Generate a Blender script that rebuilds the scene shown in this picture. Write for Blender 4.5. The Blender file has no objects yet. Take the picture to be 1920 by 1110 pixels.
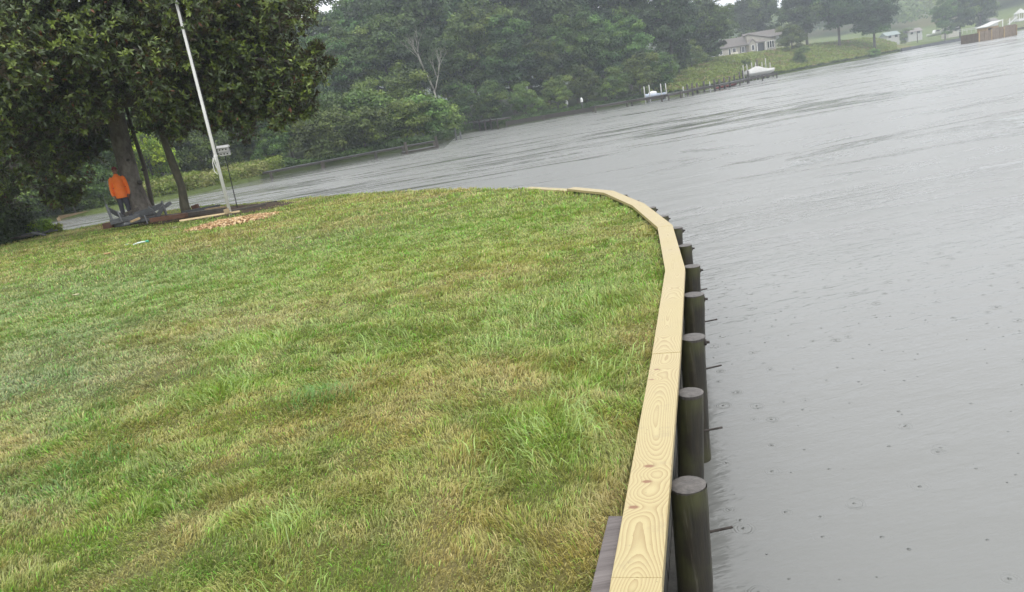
import bpy, bmesh, math, random
import numpy as np
from mathutils import Vector, Matrix
from mathutils.geometry import delaunay_2d_cdt

# ---------------------------------------------------------------- camera
W0, H0, FPX = 1920, 1110, 1387.0          # the photograph's frame; lens in its pixels
ROLL = math.radians(9.48); PITCH = math.atan(347/1387); EZ = 1.65; WZ = -0.9
C = bpy.context.scene.collection
scn = bpy.context.scene
cr, sr, cp, sp = math.cos(ROLL), math.sin(ROLL), math.cos(PITCH), math.sin(PITCH)
CR = Vector((cr, -sr*sp, -sr*cp)); CU = Vector((sr, cr*sp, cr*cp)); CF = Vector((0, cp, -sp))
cam = bpy.data.cameras.new('camera'); camo = bpy.data.objects.new('camera', cam); C.objects.link(camo)
camo.matrix_world = Matrix(((CR.x, CU.x, -CF.x, 0), (CR.y, CU.y, -CF.y, 0), (CR.z, CU.z, -CF.z, EZ), (0, 0, 0, 1)))
cam.sensor_width = 36; cam.lens = 36*FPX/W0; cam.clip_end = 5000; cam.clip_start = 0.05
scn.camera = camo
scn.render.engine = 'CYCLES'
# ---------------------------------------------------------------- world and sun (overcast, raining)
SUN_EL, SUN_ROT = math.radians(55), math.radians(200)
w = bpy.data.worlds.new('World'); scn.world = w; w.use_nodes = True
nt = w.node_tree; nt.nodes.clear()
out = nt.nodes.new('ShaderNodeOutputWorld'); bg = nt.nodes.new('ShaderNodeBackground')
sky = nt.nodes.new('ShaderNodeTexSky'); sky.sky_type = 'NISHITA'; sky.sun_disc = False
sky.sun_elevation = SUN_EL; sky.sun_rotation = SUN_ROT; sky.dust_density = 4; sky.air_density = 1.5
hsv = nt.nodes.new('ShaderNodeHueSaturation'); hsv.inputs['Saturation'].default_value = 0.12
nt.links.new(sky.outputs[0], hsv.inputs['Color'])
tc = nt.nodes.new('ShaderNodeTexCoord'); sx = nt.nodes.new('ShaderNodeSeparateXYZ'); nt.links.new(tc.outputs['Generated'], sx.inputs[0])
ramp = nt.nodes.new('ShaderNodeValToRGB'); e = ramp.color_ramp.elements          # cloud deck: zenith brighter than horizon
e[0].position = 0.0; e[0].color = (7.8, 7.9, 8.3, 1); e[1].position = 1.0; e[1].color = (16.5, 16.6, 16.8, 1)
nt.links.new(sx.outputs['Z'], ramp.inputs[0])
nz = nt.nodes.new('ShaderNodeTexNoise'); nz.inputs['Scale'].default_value = 3; nz.inputs['Detail'].default_value = 4
nt.links.new(tc.outputs['Generated'], nz.inputs['Vector'])
mr = nt.nodes.new('ShaderNodeMapRange'); mr.inputs['To Min'].default_value = 0.86; mr.inputs['To Max'].default_value = 1.14
nt.links.new(nz.outputs['Fac'], mr.inputs['Value'])
mul = nt.nodes.new('ShaderNodeVectorMath'); mul.operation = 'SCALE'
nt.links.new(ramp.outputs[0], mul.inputs[0]); nt.links.new(mr.outputs[0], mul.inputs['Scale'])
mx = nt.nodes.new('ShaderNodeMix'); mx.data_type = 'RGBA'; mx.inputs['Factor'].default_value = 0.85
nt.links.new(hsv.outputs[0], mx.inputs['A']); nt.links.new(mul.outputs[0], mx.inputs['B'])
nt.links.new(mx.outputs['Result'], bg.inputs['Color']); bg.inputs['Strength'].default_value = 0.145
nt.links.new(bg.outputs[0], out.inputs['Surface'])
sl = bpy.data.lights.new('sun', 'SUN'); sl.energy = 0.8; sl.angle = math.radians(25); sl.color = (1, .97, .92)
so = bpy.data.objects.new('sun', sl); C.objects.link(so)
# direction towards the sun: behind the camera and high
sdir = Vector((0.3*math.cos(SUN_EL), -math.cos(SUN_EL), math.sin(SUN_EL)))
so.rotation_euler = sdir.to_track_quat('Z', 'Y').to_euler()
scn.view_settings.view_transform = 'Standard'; scn.view_settings.look = 'None'
scn.view_settings.gamma = 1; scn.view_settings.exposure = 0.25
scn.cycles.max_bounces = 8; scn.cycles.transparent_max_bounces = 8; scn.cycles.volume_bounces = 3

# ---------------------------------------------------------------- helpers
rnd = random.Random(7); rng = np.random.default_rng(7)
def ray(px, py):
    x = (px-W0/2)/FPX; y = -(py-H0/2)/FPX
    return CR*x + CU*y + CF
def G(px, py, z=0.0):                       # where a sight line meets the level z
    d = ray(px, py); t = (z-EZ)/d.z; return Vector((d.x*t, d.y*t, z))
def D(px, py, Y):                           # point on a sight line at distance Y
    d = ray(px, py); t = Y/d.y; return Vector((d.x*t, Y, EZ+d.z*t))
def hz(px): return 158-.167*(px-1228)       # the horizon's height in the frame

def tag(o, label=None, cat=None, group=None, kind=None):
    if label: o['label'] = label
    if cat: o['category'] = cat
    if group: o['group'] = group
    if kind: o['kind'] = kind
    return o
def thing(name, loc, label, cat, group=None, rz=0):
    o = bpy.data.objects.new(name, None); C.objects.link(o); o.location = loc; o.rotation_euler.z = rz
    o.empty_display_size = .2
    return tag(o, label, cat, group)
def copy_tree(o, loc, rz=0, s=None, label=None, group=None):
    def rec(q, par):
        c = q.copy(); C.objects.link(c); c.parent = par
        for ch in list(q.children): rec(ch, c)
        return c
    c = rec(o, None); c.location = loc; c.rotation_euler.z = rz
    if s: c.scale = s
    if label: c['label'] = label
    if group: c['group'] = group
    return c

class MB:
    def __init__(s): s.v = []; s.f = []; s.uv = None
    def add(s, vs, fs):
        n = len(s.v); s.v += [tuple(v) for v in vs]; s.f += [tuple(i+n for i in f) for f in fs]; return s
    def box(s, c, size, rz=0, M=None):
        hx, hy, hz_ = size[0]/2, size[1]/2, size[2]/2
        R = Matrix.Rotation(rz, 3, 'Z') if M is None else M
        vs = [Vector(c)+R@Vector((x*hx, y*hy, z*hz_)) for z in (-1, 1) for y in (-1, 1) for x in (-1, 1)]
        return s.add(vs, [(0, 2, 3, 1), (4, 5, 7, 6), (0, 1, 5, 4), (2, 6, 7, 3), (0, 4, 6, 2), (1, 3, 7, 5)])
    def beam(s, a, b, wd, ht, up=(0, 0, 1)):
        a, b = Vector(a), Vector(b); x = (b-a).normalized(); y = Vector(up).cross(x)
        if y.length < 1e-4: y = Vector((1, 0, 0))
        y.normalize(); z = x.cross(y); M = Matrix((x, y, z)).transposed()
        return s.box((a+b)/2, ((b-a).length, wd, ht), M=M)
    def tube(s, pts, rad, n=8, cap=True, jit=0):
        pts = [Vector(p) for p in pts]; rad = [rad]*len(pts) if not hasattr(rad, '__len__') else rad
        base = len(s.v); prev = None
        for i, p in enumerate(pts):
            t = (pts[min(i+1, len(pts)-1)]-pts[max(i-1, 0)]).normalized()
            u = t.orthogonal().normalized() if prev is None else (prev-t*prev.dot(t)).normalized()
            prev = u; v = t.cross(u)
            for k in range(n):
                a = 2*math.pi*k/n; q = 1+(rnd.uniform(-jit, jit) if jit else 0)
                s.v.append(tuple(p+(u*math.cos(a)+v*math.sin(a))*rad[i]*q))
        for i in range(len(pts)-1):
            for k in range(n):
                a = base+i*n+k; b = base+i*n+(k+1) % n; s.f.append((a, b, b+n, a+n))
        if cap:
            s.f.append(tuple(base+k for k in range(n))[::-1]); s.f.append(tuple(base+(len(pts)-1)*n+k for k in range(n)))
        return s
    def lathe(s, c, prof, n=16, ax=None):
        c = Vector(c); R = Matrix.Identity(3) if ax is None else Vector(ax).to_track_quat('Z', 'Y').to_matrix()
        base = len(s.v)
        for r, z in prof:
            for k in range(n):
                a = 2*math.pi*k/n; s.v.append(tuple(c+R@Vector((r*math.cos(a), r*math.sin(a), z))))
        for i in range(len(prof)-1):
            for k in range(n):
                a = base+i*n+k; b = base+i*n+(k+1) % n; s.f.append((a, b, b+n, a+n))
        s.f.append(tuple(base+k for k in range(n))[::-1]); s.f.append(tuple(base+(len(prof)-1)*n+k for k in range(n)))
        return s
    def ell(s, c, r, n=12, m=8, M=None):
        prof = []; c = Vector(c); base = len(s.v); M = M or Matrix.Identity(3)
        for i in range(m+1):
            t = math.pi*i/m
            t = min(max(t, .02), math.pi-.02)
            for k in range(n):
                a = 2*math.pi*k/n
                s.v.append(tuple(c+M@Vector((r[0]*math.sin(t)*math.cos(a), r[1]*math.sin(t)*math.sin(a), -r[2]*math.cos(t)))))
        for i in range(m):
            for k in range(n):
                a = base+i*n+k; b = base+i*n+(k+1) % n; s.f.append((a, b, b+n, a+n))
        s.f.append(tuple(base+k for k in range(n))[::-1]); s.f.append(tuple(base+m*n+k for k in range(n)))
        return s
    def prism(s, poly, depth_vec):
        n = len(poly); d = Vector(depth_vec)
        return s.add([Vector(p) for p in poly]+[Vector(p)+d for p in poly],
                     [tuple(range(n)), tuple(range(2*n-1, n-1, -1))]+[(i, i+n, (i+1) % n+n, (i+1) % n) for i in range(n)])
    def build(s, name, m, parent=None, smooth=False, bevel=0, o=None):
        me = bpy.data.meshes.new(name)
        off = Vector(o) if o is not None else Vector((0, 0, 0))
        me.from_pydata([tuple(Vector(v)-off) for v in s.v], [], s.f); me.materials.append(m)
        bm = bmesh.new(); bm.from_mesh(me); bmesh.ops.recalc_face_normals(bm, faces=bm.faces); bm.to_mesh(me); bm.free()
        if smooth: me.polygons.foreach_set('use_smooth', [True]*len(me.polygons))
        ob = bpy.data.objects.new(name, me); C.objects.link(ob)
        if parent: ob.parent = parent
        elif o is not None: ob.location = off
        if bevel:
            b = ob.modifiers.new('Bevel', 'BEVEL'); b.width = bevel; b.segments = 2; b.limit_method = 'ANGLE'
        return ob

def np_mesh(name, v, f, m, col=None, parent=None, smooth=False, uv=None):
    v = np.asarray(v, np.float32); f = np.asarray(f, np.int32); k = f.shape[1]
    me = bpy.data.meshes.new(name); me.vertices.add(len(v)); me.vertices.foreach_set('co', v.ravel())
    me.loops.add(f.size); me.loops.foreach_set('vertex_index', f.ravel())
    me.polygons.add(len(f)); me.polygons.foreach_set('loop_start', np.arange(0, f.size, k, dtype=np.int32))
    try: me.polygons.foreach_set('loop_total', np.full(len(f), k, np.int32))
    except Exception: pass
    if smooth: me.polygons.foreach_set('use_smooth', np.ones(len(f), bool))
    me.update(calc_edges=True)
    if col is not None:
        ca = me.color_attributes.new('Col', 'FLOAT_COLOR', 'POINT')
        c4 = np.ones((len(v), 4), np.float32); c4[:, :3] = col; ca.data.foreach_set('color', c4.ravel())
    me.materials.append(m)
    ob = bpy.data.objects.new(name, me); C.objects.link(ob)
    if parent: ob.parent = parent
    return ob

def hash2(ix, iy, seed=0):
    h = (ix.astype(np.int64)*374761393 + iy.astype(np.int64)*668265263 + seed*974711) & 0xffffffff
    h = ((h ^ (h >> 13))*1274126177) & 0xffffffff
    return ((h ^ (h >> 16)) & 0xffff)/65535.0
def vnoise(x, y, seed=0):
    x = np.asarray(x, float); y = np.asarray(y, float)
    ix = np.floor(x); iy = np.floor(y); fx = x-ix; fy = y-iy; fx = fx*fx*(3-2*fx); fy = fy*fy*(3-2*fy)
    a = hash2(ix, iy, seed); b = hash2(ix+1, iy, seed); c = hash2(ix, iy+1, seed); d = hash2(ix+1, iy+1, seed)
    return (a*(1-fx)+b*fx)*(1-fy)+(c*(1-fx)+d*fx)*fy
def fbm(x, y, seed=0, o=3):
    s = 0; a = .5; t = 0
    for i in range(o):
        s = s+a*vnoise(np.asarray(x)*2**i, np.asarray(y)*2**i, seed+i); t += a; a *= .55
    return s/t

# ---------------------------------------------------------------- materials
class NT:
    def __init__(s, name):
        s.m = bpy.data.materials.new(name); s.m.use_nodes = True; s.t = s.m.node_tree; s.t.nodes.clear()
        s.out = s.n('ShaderNodeOutputMaterial'); s.b = s.n('ShaderNodeBsdfPrincipled'); s.l(s.b.outputs[0], s.out.inputs[0])
    def n(s, k, **kw):
        q = s.t.nodes.new(k)
        for a, b in kw.items(): setattr(q, a, b)
        return q
    def l(s, a, b): s.t.links.new(a, b)
    def val(s, sock, v):
        if isinstance(v, (int, float)): sock.default_value = v
        elif isinstance(v, (tuple, list)): sock.default_value = v
        else: s.l(v, sock)
    def math(s, op, a, b=0.0, c=None):
        q = s.n('ShaderNodeMath', operation=op); s.val(q.inputs[0], a); s.val(q.inputs[1], b)
        if c is not None: s.val(q.inputs[2], c)
        return q.outputs[0]
    def pos(s): return s.n('ShaderNodeTexCoord').outputs['Object']
    def wpos(s): return s.n('ShaderNodeNewGeometry').outputs['Position']
    def scale(s, v, k):
        q = s.n('ShaderNodeMapping'); s.l(v, q.inputs['Vector']); q.inputs['Scale'].default_value = k; return q.outputs[0]
    def noise(s, v, sc, det=4, rough=.55, out='Fac', dist=0):
        q = s.n('ShaderNodeTexNoise'); s.l(v, q.inputs['Vector']); q.inputs['Scale'].default_value = sc
        q.inputs['Detail'].default_value = det; q.inputs['Roughness'].default_value = rough; q.inputs['Distortion'].default_value = dist
        return q.outputs[out]
    def mr(s, v, a, b, c=0.0, d=1.0):
        q = s.n('ShaderNodeMapRange'); s.l(v, q.inputs[0])
        for i, x in enumerate((a, b, c, d)): q.inputs[i+1].default_value = x
        return q.outputs[0]
    def mix(s, f, a, b, mode='MIX'):
        q = s.n('ShaderNodeMix', data_type='RGBA', blend_type=mode)
        s.val(q.inputs['Factor'], f)
        for nm, x in (('A', a), ('B', b)):
            if isinstance(x, (tuple, list)): q.inputs[nm].default_value = (*x[:3], 1)
            else: s.l(x, q.inputs[nm])
        return q.outputs['Result']
    def bump(s, h, st=.3, d=.01, normal=None):
        q = s.n('ShaderNodeBump'); s.l(h, q.inputs['Height']); q.inputs['Strength'].default_value = st; q.inputs['Distance'].default_value = d
        if normal: s.l(normal, q.inputs['Normal'])
        s.l(q.outputs[0], s.b.inputs['Normal']); return q.outputs[0]
    def done(s, col=None, rough=None, spec=None):
        if col is not None: s.val(s.b.inputs['Base Color'], (*col[:3], 1) if isinstance(col, (tuple, list)) else col)
        if rough is not None: s.val(s.b.inputs['Roughness'], rough)
        if spec is not None: s.b.inputs['Specular IOR Level'].default_value = spec
        return s.m

def simple(name, col, rough=.6, var=.2, sc=6, bump=0, spec=.4, metal=0):
    t = NT(name); p = t.pos(); f = t.noise(p, sc, 5)
    c = t.mix(t.mr(f, .3, .7), tuple(x*(1-var) for x in col), tuple(min(1, x*(1+var)) for x in col))
    if bump: t.bump(t.noise(p, sc*6, 4), bump)
    t.b.inputs['Metallic'].default_value = metal
    return t.done(c, rough, spec)
def wood(name, c1, c2, rough=.75, sx=(1, 18, 18), sc=3, bump=.5):
    t = NT(name); p = t.scale(t.pos(), sx); f = t.noise(p, sc, 6, .65); g = t.noise(t.pos(), 2.3, 3)
    c = t.mix(t.mr(f, .3, .7), c1, c2); c = t.mix(t.mr(g, .35, .75, 0, .45), c, tuple(x*.45 for x in c1))
    oi = t.n('ShaderNodeObjectInfo'); hs = t.n('ShaderNodeHueSaturation'); t.l(c, hs.inputs['Color']); t.l(t.mr(oi.outputs['Random'], 0, 1, .6, 1.4), hs.inputs['Value']); c = hs.outputs[0]
    t.bump(f, bump, .01); return t.done(c, rough, .35)
def foliage(name, rough=.55, trans=.22, back=None, spec=.35):
    t = NT(name); a = t.n('ShaderNodeVertexColor'); a.layer_name = 'Col'
    oi = t.n('ShaderNodeObjectInfo'); hs = t.n('ShaderNodeHueSaturation')
    t.l(a.outputs[0], hs.inputs['Color']); t.l(t.mr(oi.outputs['Random'], 0, 1, .75, 1.5), hs.inputs['Value'])
    rr = t.math('FRACT', t.math('MULTIPLY', oi.outputs['Random'], 7.31)); t.l(t.mr(rr, 0, 1, .465, .515), hs.inputs['Hue']); hs.inputs['Saturation'].default_value = 1.12
    c = hs.outputs[0]
    if back:
        ge = t.n('ShaderNodeNewGeometry'); c = t.mix(ge.outputs['Backfacing'], c, back)
    t.val(t.b.inputs['Base Color'], c); t.b.inputs['Roughness'].default_value = rough; t.b.inputs['Specular IOR Level'].default_value = spec
    tr = t.n('ShaderNodeBsdfTranslucent'); t.l(c, tr.inputs['Color'])
    ms = t.n('ShaderNodeMixShader'); ms.inputs[0].default_value = trans
    t.l(t.b.outputs[0], ms.inputs[1]); t.l(tr.outputs[0], ms.inputs[2]); t.l(ms.outputs[0], t.out.inputs[0])
    return t.m

M = {}
M['leaf'] = foliage('tree_leaves'); M['magnolia'] = foliage('magnolia_leaves', .38, .12, (0.075, 0.06, 0.026), .5)
M['grass'] = foliage('grass_blades', .36, .35, None, .6)
M['bark'] = wood('bark', (.075, .065, .055), (.17, .155, .135), .9, (1, 1, .25), 9, .9)
M['magbark'] = wood('magnolia_bark', (.06, .052, .044), (.20, .18, .155), .9, (1, 1, .6), 6, .6)
M['dead'] = wood('dead_wood', (.22, .215, .18), (.38, .37, .32), .9, (1, 1, .2), 6, .4)
M['oldwood'] = wood('weathered_grey_wood', (.055, .058, .062), (.155, .16, .168))
M['darkwood'] = wood('dark_wet_wood', (.028, .024, .02), (.085, .072, .06), .55)
M['rustwood'] = wood('reddish_old_wood', (.04, .018, .011), (.11, .05, .028), .6)
M['tanwood'] = wood('tan_wood', (.30, .21, .11), (.46, .34, .19))
M['palewood'] = wood('pale_new_wood', (.50, .38, .22), (.66, .52, .32))
M['white'] = simple('white_paint', (.72, .72, .70), .45, .08, 4)
M['greywhite'] = simple('dull_white_paint', (.42, .42, .40), .6, .1, 4)
M['black'] = simple('black_metal', (.02, .022, .022), .45, .2)
M['steel'] = simple('rusty_steel', (.035, .028, .024), .55, .4, 30, .3, metal=.3)
M['hole'] = simple('dark_opening', (.012, .012, .012), .8)
M['glass'] = simple('dark_window_glass', (.02, .025, .03), .08, .1, 2, spec=.8)
M['siding'] = wood('cream_siding', (.44, .415, .36), (.51, .48, .42), .7, (.2, .2, 9), 2, .3)
M['roof'] = wood('grey_shingle_roof', (.12, .108, .10), (.185, .17, .16), .85, (4, 4, 8), 5, .4)
M['rope'] = simple('white_rope', (.6, .6, .56), .8, .1)
M['rubber'] = simple('tyre_rubber', (.02, .02, .02), .8)

# the new pine cap board: rings of the log cut by the board's face
def pine():
    t = NT('new_pine_board'); uvn = t.n('ShaderNodeUVMap'); uvn.uv_map = 'UVMap'; uv = uvn.outputs[0]
    s = t.n('ShaderNodeSeparateXYZ'); t.l(uv, s.inputs[0]); u, v = s.outputs[0], s.outputs[1]
    n1 = t.n('ShaderNodeTexNoise', noise_dimensions='1D'); t.l(t.math('MULTIPLY', u, .85), n1.inputs['W']); n1.inputs['Scale'].default_value = 1; n1.inputs['Detail'].default_value = 2
    h = t.math('MULTIPLY', t.math('SUBTRACT', n1.outputs['Fac'], .47), .42)
    n2 = t.n('ShaderNodeTexNoise', noise_dimensions='1D'); t.l(t.math('ADD', t.math('MULTIPLY', u, .9), 30.), n2.inputs['W']); n2.inputs['Scale'].default_value = 1
    v0 = t.math('MULTIPLY', t.math('SUBTRACT', n2.outputs['Fac'], .5), .14)
    dv = t.math('SUBTRACT', v, v0)
    wob = t.math('MULTIPLY', t.math('SUBTRACT', t.noise(t.scale(uv, (6, 30, 1)), 1, 3), .5), .006)
    rad = t.math('SQRT', t.math('ADD', t.math('MULTIPLY', dv, dv), t.math('ADD', t.math('MULTIPLY', h, h), .0002)))
    rad = t.math('ADD', rad, wob)
    knot = None
    for (ku, kv, kr) in KNOTS:
        du = t.math('SUBTRACT', u, ku); dk = t.math('SUBTRACT', v, kv)
        d2 = t.math('ADD', t.math('MULTIPLY', du, du), t.math('MULTIPLY', t.math('MULTIPLY', dk, dk), .45))
        g = t.math('EXPONENT', t.math('MULTIPLY', d2, -1/(kr*2.6)**2))
        rad = t.math('ADD', rad, t.math('MULTIPLY', g, .03))
        k1 = t.math('EXPONENT', t.math('MULTIPLY', t.math('ADD', t.math('MULTIPLY', du, du), t.math('MULTIPLY', t.math('MULTIPLY', dk, dk), .35)), -1/(kr*.62)**2))
        knot = k1 if knot is None else t.math('MAXIMUM', knot, k1)
    sn = t.math('FRACT', t.math('MULTIPLY', rad, 96.))
    ring = t.math('POWER', sn, 2.2)
    fine = t.noise(t.scale(uv, (4, 160, 1)), 1, 3)
    c = t.mix(ring, (.40, .335, .17), (.25, .172, .07))
    c = t.mix(t.mr(fine, .35, .75, 0, .35), c, (.37, .29, .14))
    big = t.noise(t.scale(uv, (1.2, 3, 1)), 1, 3); c = t.mix(t.mr(big, .4, .75, 0, .35), c, (.40, .35, .20))
    c = t.mix(t.mr(knot, .25, .7), c, (.20, .10, .05))
    dirt = t.noise(t.wpos(), 9, 6, .75); c = t.mix(t.mr(dirt, .56, .74, 0, .5), c, (.24, .20, .12)); sp2 = t.noise(t.wpos(), 70, 2, .5); c = t.mix(t.mr(sp2, .72, .76, 0, .7), c, (.10, .085, .05))
    t.bump(ring, .12, .002)
    return t.done(c, t.mr(big, .3, .7, .3, .5), .4)

# ---------------------------------------------------------------- terrain of the far shore
SH = [(-300, 480, None), (-100, 455, None), (0, 434, None), (110, 412, None), (200, 397, None), (330, 371, None), (420, 352, None), (500, 333, None), (600, 314, None), (700, 294, None), (800, 277, None),
      (845, 262, None), (868, 250, None), (1000, 229, None), (1120, 206, None), (1240, 184, 131), (1350, 166, 148), (1450, 143, 176), (1530, 128, 196), (1600, 115, 215), (1690, 95, 245), (1800, 74, 275), (1920, 55, 300), (2100, 30, 320), (2500, -20, 330)]
SP = [G(a, b, WZ) if c is None else D(a, b, c) for a, b, c in SH]
AZ = np.array([math.atan2(p.x, p.y) for p in SP]); R0 = np.array([math.hypot(p.x, p.y) for p in SP])
CRX = np.array([-300, 480, 860, 1000, 1200, 1250, 1350, 1450, 1530, 1620, 1655, 1690, 1750, 2500]); CRZ = np.array([1.2, 2.0, 4, 5, 5.5, 5.6, 5.7, 5.6, 5.6, 5.2, 3.6, .8, .5, .6])
CA = np.array([math.atan2(D(x, hz(x), 100).x, 100) for x in CRX])
AZ0 = np.array([-300, 200, 600, 845, 2500])
def r0(a): return np.interp(a, AZ, R0)
def terr(x, y):
    a = np.arctan2(x, y); r = np.hypot(x, y); t = r-r0(a); cz = np.interp(a, CA, CRZ)
    k = np.clip(t/62, 0, 1); k = k*k*(3-2*k)*.45+k*.55
    far = np.clip((r-420)/260, 0, 1)
    hill = (26+10*np.sin(a*9+1)+20*np.clip((.62-a)*1.1, 0, 1)+8*fbm(a*14+3, r*.004, 5))*far**.8
    n = (fbm(x*.07, y*.07, 3)-.5)*1.2*np.clip(t/12, 0, 1)
    z = WZ+.35*np.clip((t+.5)/.5, 0, 1)+(cz+.5)*k+n+hill
    return np.where(t < -.6, WZ-.6, z)
def at_shore(px, t):                                # a ground point t metres inland in the photo's column px
    d = D(px, hz(px)+4, 100); a = math.atan2(d.x, d.y); r = float(r0(a))+t; x, y = r*math.sin(a), r*math.cos(a)
    return Vector((x, y, float(terr(np.array(x), np.array(y)))))

az = np.linspace(AZ[0]-.25, AZ[-1]+.05, 520); ts = np.concatenate([[-1, -.4, 0, .6], np.linspace(1.5, 90, 60), np.geomspace(98, 760, 26)])
A_, T_ = np.meshgrid(az, ts, indexing='ij'); RR = r0(A_)+T_; X_ = RR*np.sin(A_); Y_ = RR*np.cos(A_); Z_ = terr(X_, Y_)
n1, n2 = A_.shape; idx = np.arange(n1*n2).reshape(n1, n2)
ff = np.stack([idx[:-1, :-1], idx[1:, :-1], idx[1:, 1:], idx[:-1, 1:]], -1).reshape(-1, 4)[:, ::-1]
tt = T_.ravel(); xx = X_.ravel(); yy = Y_.ravel(); aa = A_.ravel()
g1 = np.array([.085, .115, .035]); g2 = np.array([.15, .19, .055]); tan = np.array([.21, .17, .085]); drk = np.array([.035, .045, .02])
def bankcol(x, y, t, a):
    n = fbm(x*.05, y*.05, 11)[:, None]; m = np.clip((fbm(x*.035, y*.035, 31)[:, None]-.5)*6, 0, 1)
    c = g1*(1-n)+g2*n; c = c*(1-m*.8)+tan*m*.8*(t[:, None] > 12)+c*m*.8*(t[:, None] <= 12)
    forest = ((a < CA[4])[:, None]) & ((t[:, None] > 3) | (a > CA[1])[:, None])
    green = np.clip((t-2)/4, 0, 1)*np.clip((30-t)/20, 0, 1)*(a > CA[5]); c = c*(1-green[:, None]*.6)+np.array([.15, .24, .06])*green[:, None]*.6
    return np.where(forest, drk, c)
cols = bankcol(xx, yy, tt, aa)
tb = NT('far_bank_ground'); va = tb.n('ShaderNodeVertexColor'); va.layer_name = 'Col'
nn = tb.noise(tb.wpos(), .9, 6, .7); tb.bump(nn, 1, .5)
tb.done(tb.mix(tb.mr(nn, .3, .7, 0, .6), va.outputs[0], (.05, .065, .025)), .95, .1)
ob = np_mesh('far_bank', np.stack([xx, yy, Z_.ravel()], 1), ff, tb.m, cols, smooth=True); tag(ob, kind='structure')

# ---------------------------------------------------------------- river
t = NT('river_water'); P = t.wpos()
rot = t.n('ShaderNodeMapping'); t.l(P, rot.inputs['Vector']); rot.inputs['Rotation'].default_value = (0, 0, math.radians(-8)); PR = rot.outputs[0]
mask1 = t.noise(t.scale(PR, (.06, .26, 1)), 1, 6, .7, dist=2.6)
mask2 = t.noise(t.scale(PR, (.012, .055, 1)), 1, 4, .55, dist=.8)
mk = t.math('ADD', t.math('MULTIPLY', mask1, .6), t.math('MULTIPLY', mask2, .4))
sy = t.n('ShaderNodeSeparateXYZ'); t.l(P, sy.inputs[0]); SX, SY = sy.outputs[0], sy.outputs[1]
dA = t.math('SUBTRACT', t.math('ADD', 90.7, t.math('MULTIPLY', SX, .76)), SY); nA = t.math('MULTIPLY', t.math('MULTIPLY', t.mr(dA, 2, 20, .16, 0), t.math('LESS_THAN', SX, -4)), 1.)
dB = t.math('SUBTRACT', t.math('ADD', 125, t.math('MULTIPLY', SX, .22)), SY); nB = t.math('MULTIPLY', t.mr(dB, 1, 14, .15, 0), t.math('MULTIPLY', t.math('GREATER_THAN', SX, -4), t.math('LESS_THAN', SX, 40)))
mk = t.math('ADD', mk, t.math('ADD', nA, nB))
ruff = t.math('MULTIPLY', t.mr(mk, .50, .56, 0, 1), t.mr(sy.outputs[1], 9, 20, .12, 1))
w1 = t.noise(t.scale(PR, (2.2, 7, 1)), 1, 3, .6); w2 = t.noise(t.scale(PR, (9, 22, 1)), 1, 3, .6); w3 = t.noise(t.scale(PR, (.35, 1.3, 1)), 1, 2, .5)
hgt = t.math('ADD', t.math('MULTIPLY', w2, .006), t.math('MULTIPLY', w1, .016))
amp = t.math('SUBTRACT', 1.3, t.math('MULTIPLY', ruff, .9))
hgt = t.math('MULTIPLY', hgt, t.math('MULTIPLY', amp, t.mr(SY, 6, 15, .6, 1))); hgt = t.math('ADD', hgt, t.math('MULTIPLY', w3, t.math('SUBTRACT', .045, t.math('MULTIPLY', ruff, .036))))
# rain rings and the small craters the drops make
def rings(sc, amp_, fr, seed):
    mp = t.n('ShaderNodeMapping'); t.l(P, mp.inputs['Vector']); mp.inputs['Location'].default_value = (seed, seed*1.7, 0)
    vo = t.n('ShaderNodeTexVoronoi', voronoi_dimensions='2D'); t.l(mp.outputs[0], vo.inputs['Vector']); vo.inputs['Scale'].default_value = sc
    d = t.math('DIVIDE', vo.outputs['Distance'], sc); sep = t.n('ShaderNodeSeparateColor'); t.l(vo.outputs['Color'], sep.inputs[0])
    rr = t.math('MULTIPLY', sep.outputs[0], .055)
    wob = t.noise(P, 26, 3, .6); d = t.math('ADD', d, t.math('MULTIPLY', t.math('SUBTRACT', wob, .5), .02)); ron = t.mr(sep.outputs[2], .3, .9, 0, 1)
    env = t.math('EXPONENT', t.math('MULTIPLY', t.math('POWER', t.math('DIVIDE', t.math('SUBTRACT', d, rr), .018), 2.), -1.))
    wv = t.math('COSINE', t.math('MULTIPLY', t.math('SUBTRACT', d, rr), fr))
    cen = t.math('EXPONENT', t.math('MULTIPLY', t.math('POWER', t.math('DIVIDE', d, t.mr(sep.outputs[0], 0, 1, .003, .0085)), 2.), -1.))
    on = t.math('GREATER_THAN', sep.outputs[1], .4); wv = t.math('MULTIPLY', wv, ron)
    return t.math('MULTIPLY', t.math('ADD', t.math('MULTIPLY', t.math('MULTIPLY', env, wv), amp_), t.math('MULTIPLY', cen, amp_*9)), on)
hgt = t.math('ADD', hgt, t.math('ADD', rings(2.6, .0012, 330, 3.1), rings(3.7, .0008, 420, 11.7)))
bp = t.n('ShaderNodeBump'); t.l(hgt, bp.inputs['Height']); bp.inputs['Strength'].default_value = 1; bp.inputs['Distance'].default_value = 1.0
t.l(bp.outputs[0], t.b.inputs['Normal'])
t.b.inputs['IOR'].default_value = 1.33
M['water'] = t.done(t.mix(mask2, (.145, .148, .142), (.175, .178, .168)), t.math('MULTIPLY', t.mr(ruff, 0, 1, .30, .08), t.mr(SY, 3, 12, .45, 1)), .8)
mb = MB(); mb.add([(-1200, -250, WZ), (1200, -250, WZ), (1200, 1200, WZ), (-1200, 1200, WZ)], [(0, 1, 2, 3)])
tag(mb.build('river', M['water']), kind='structure')

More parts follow.
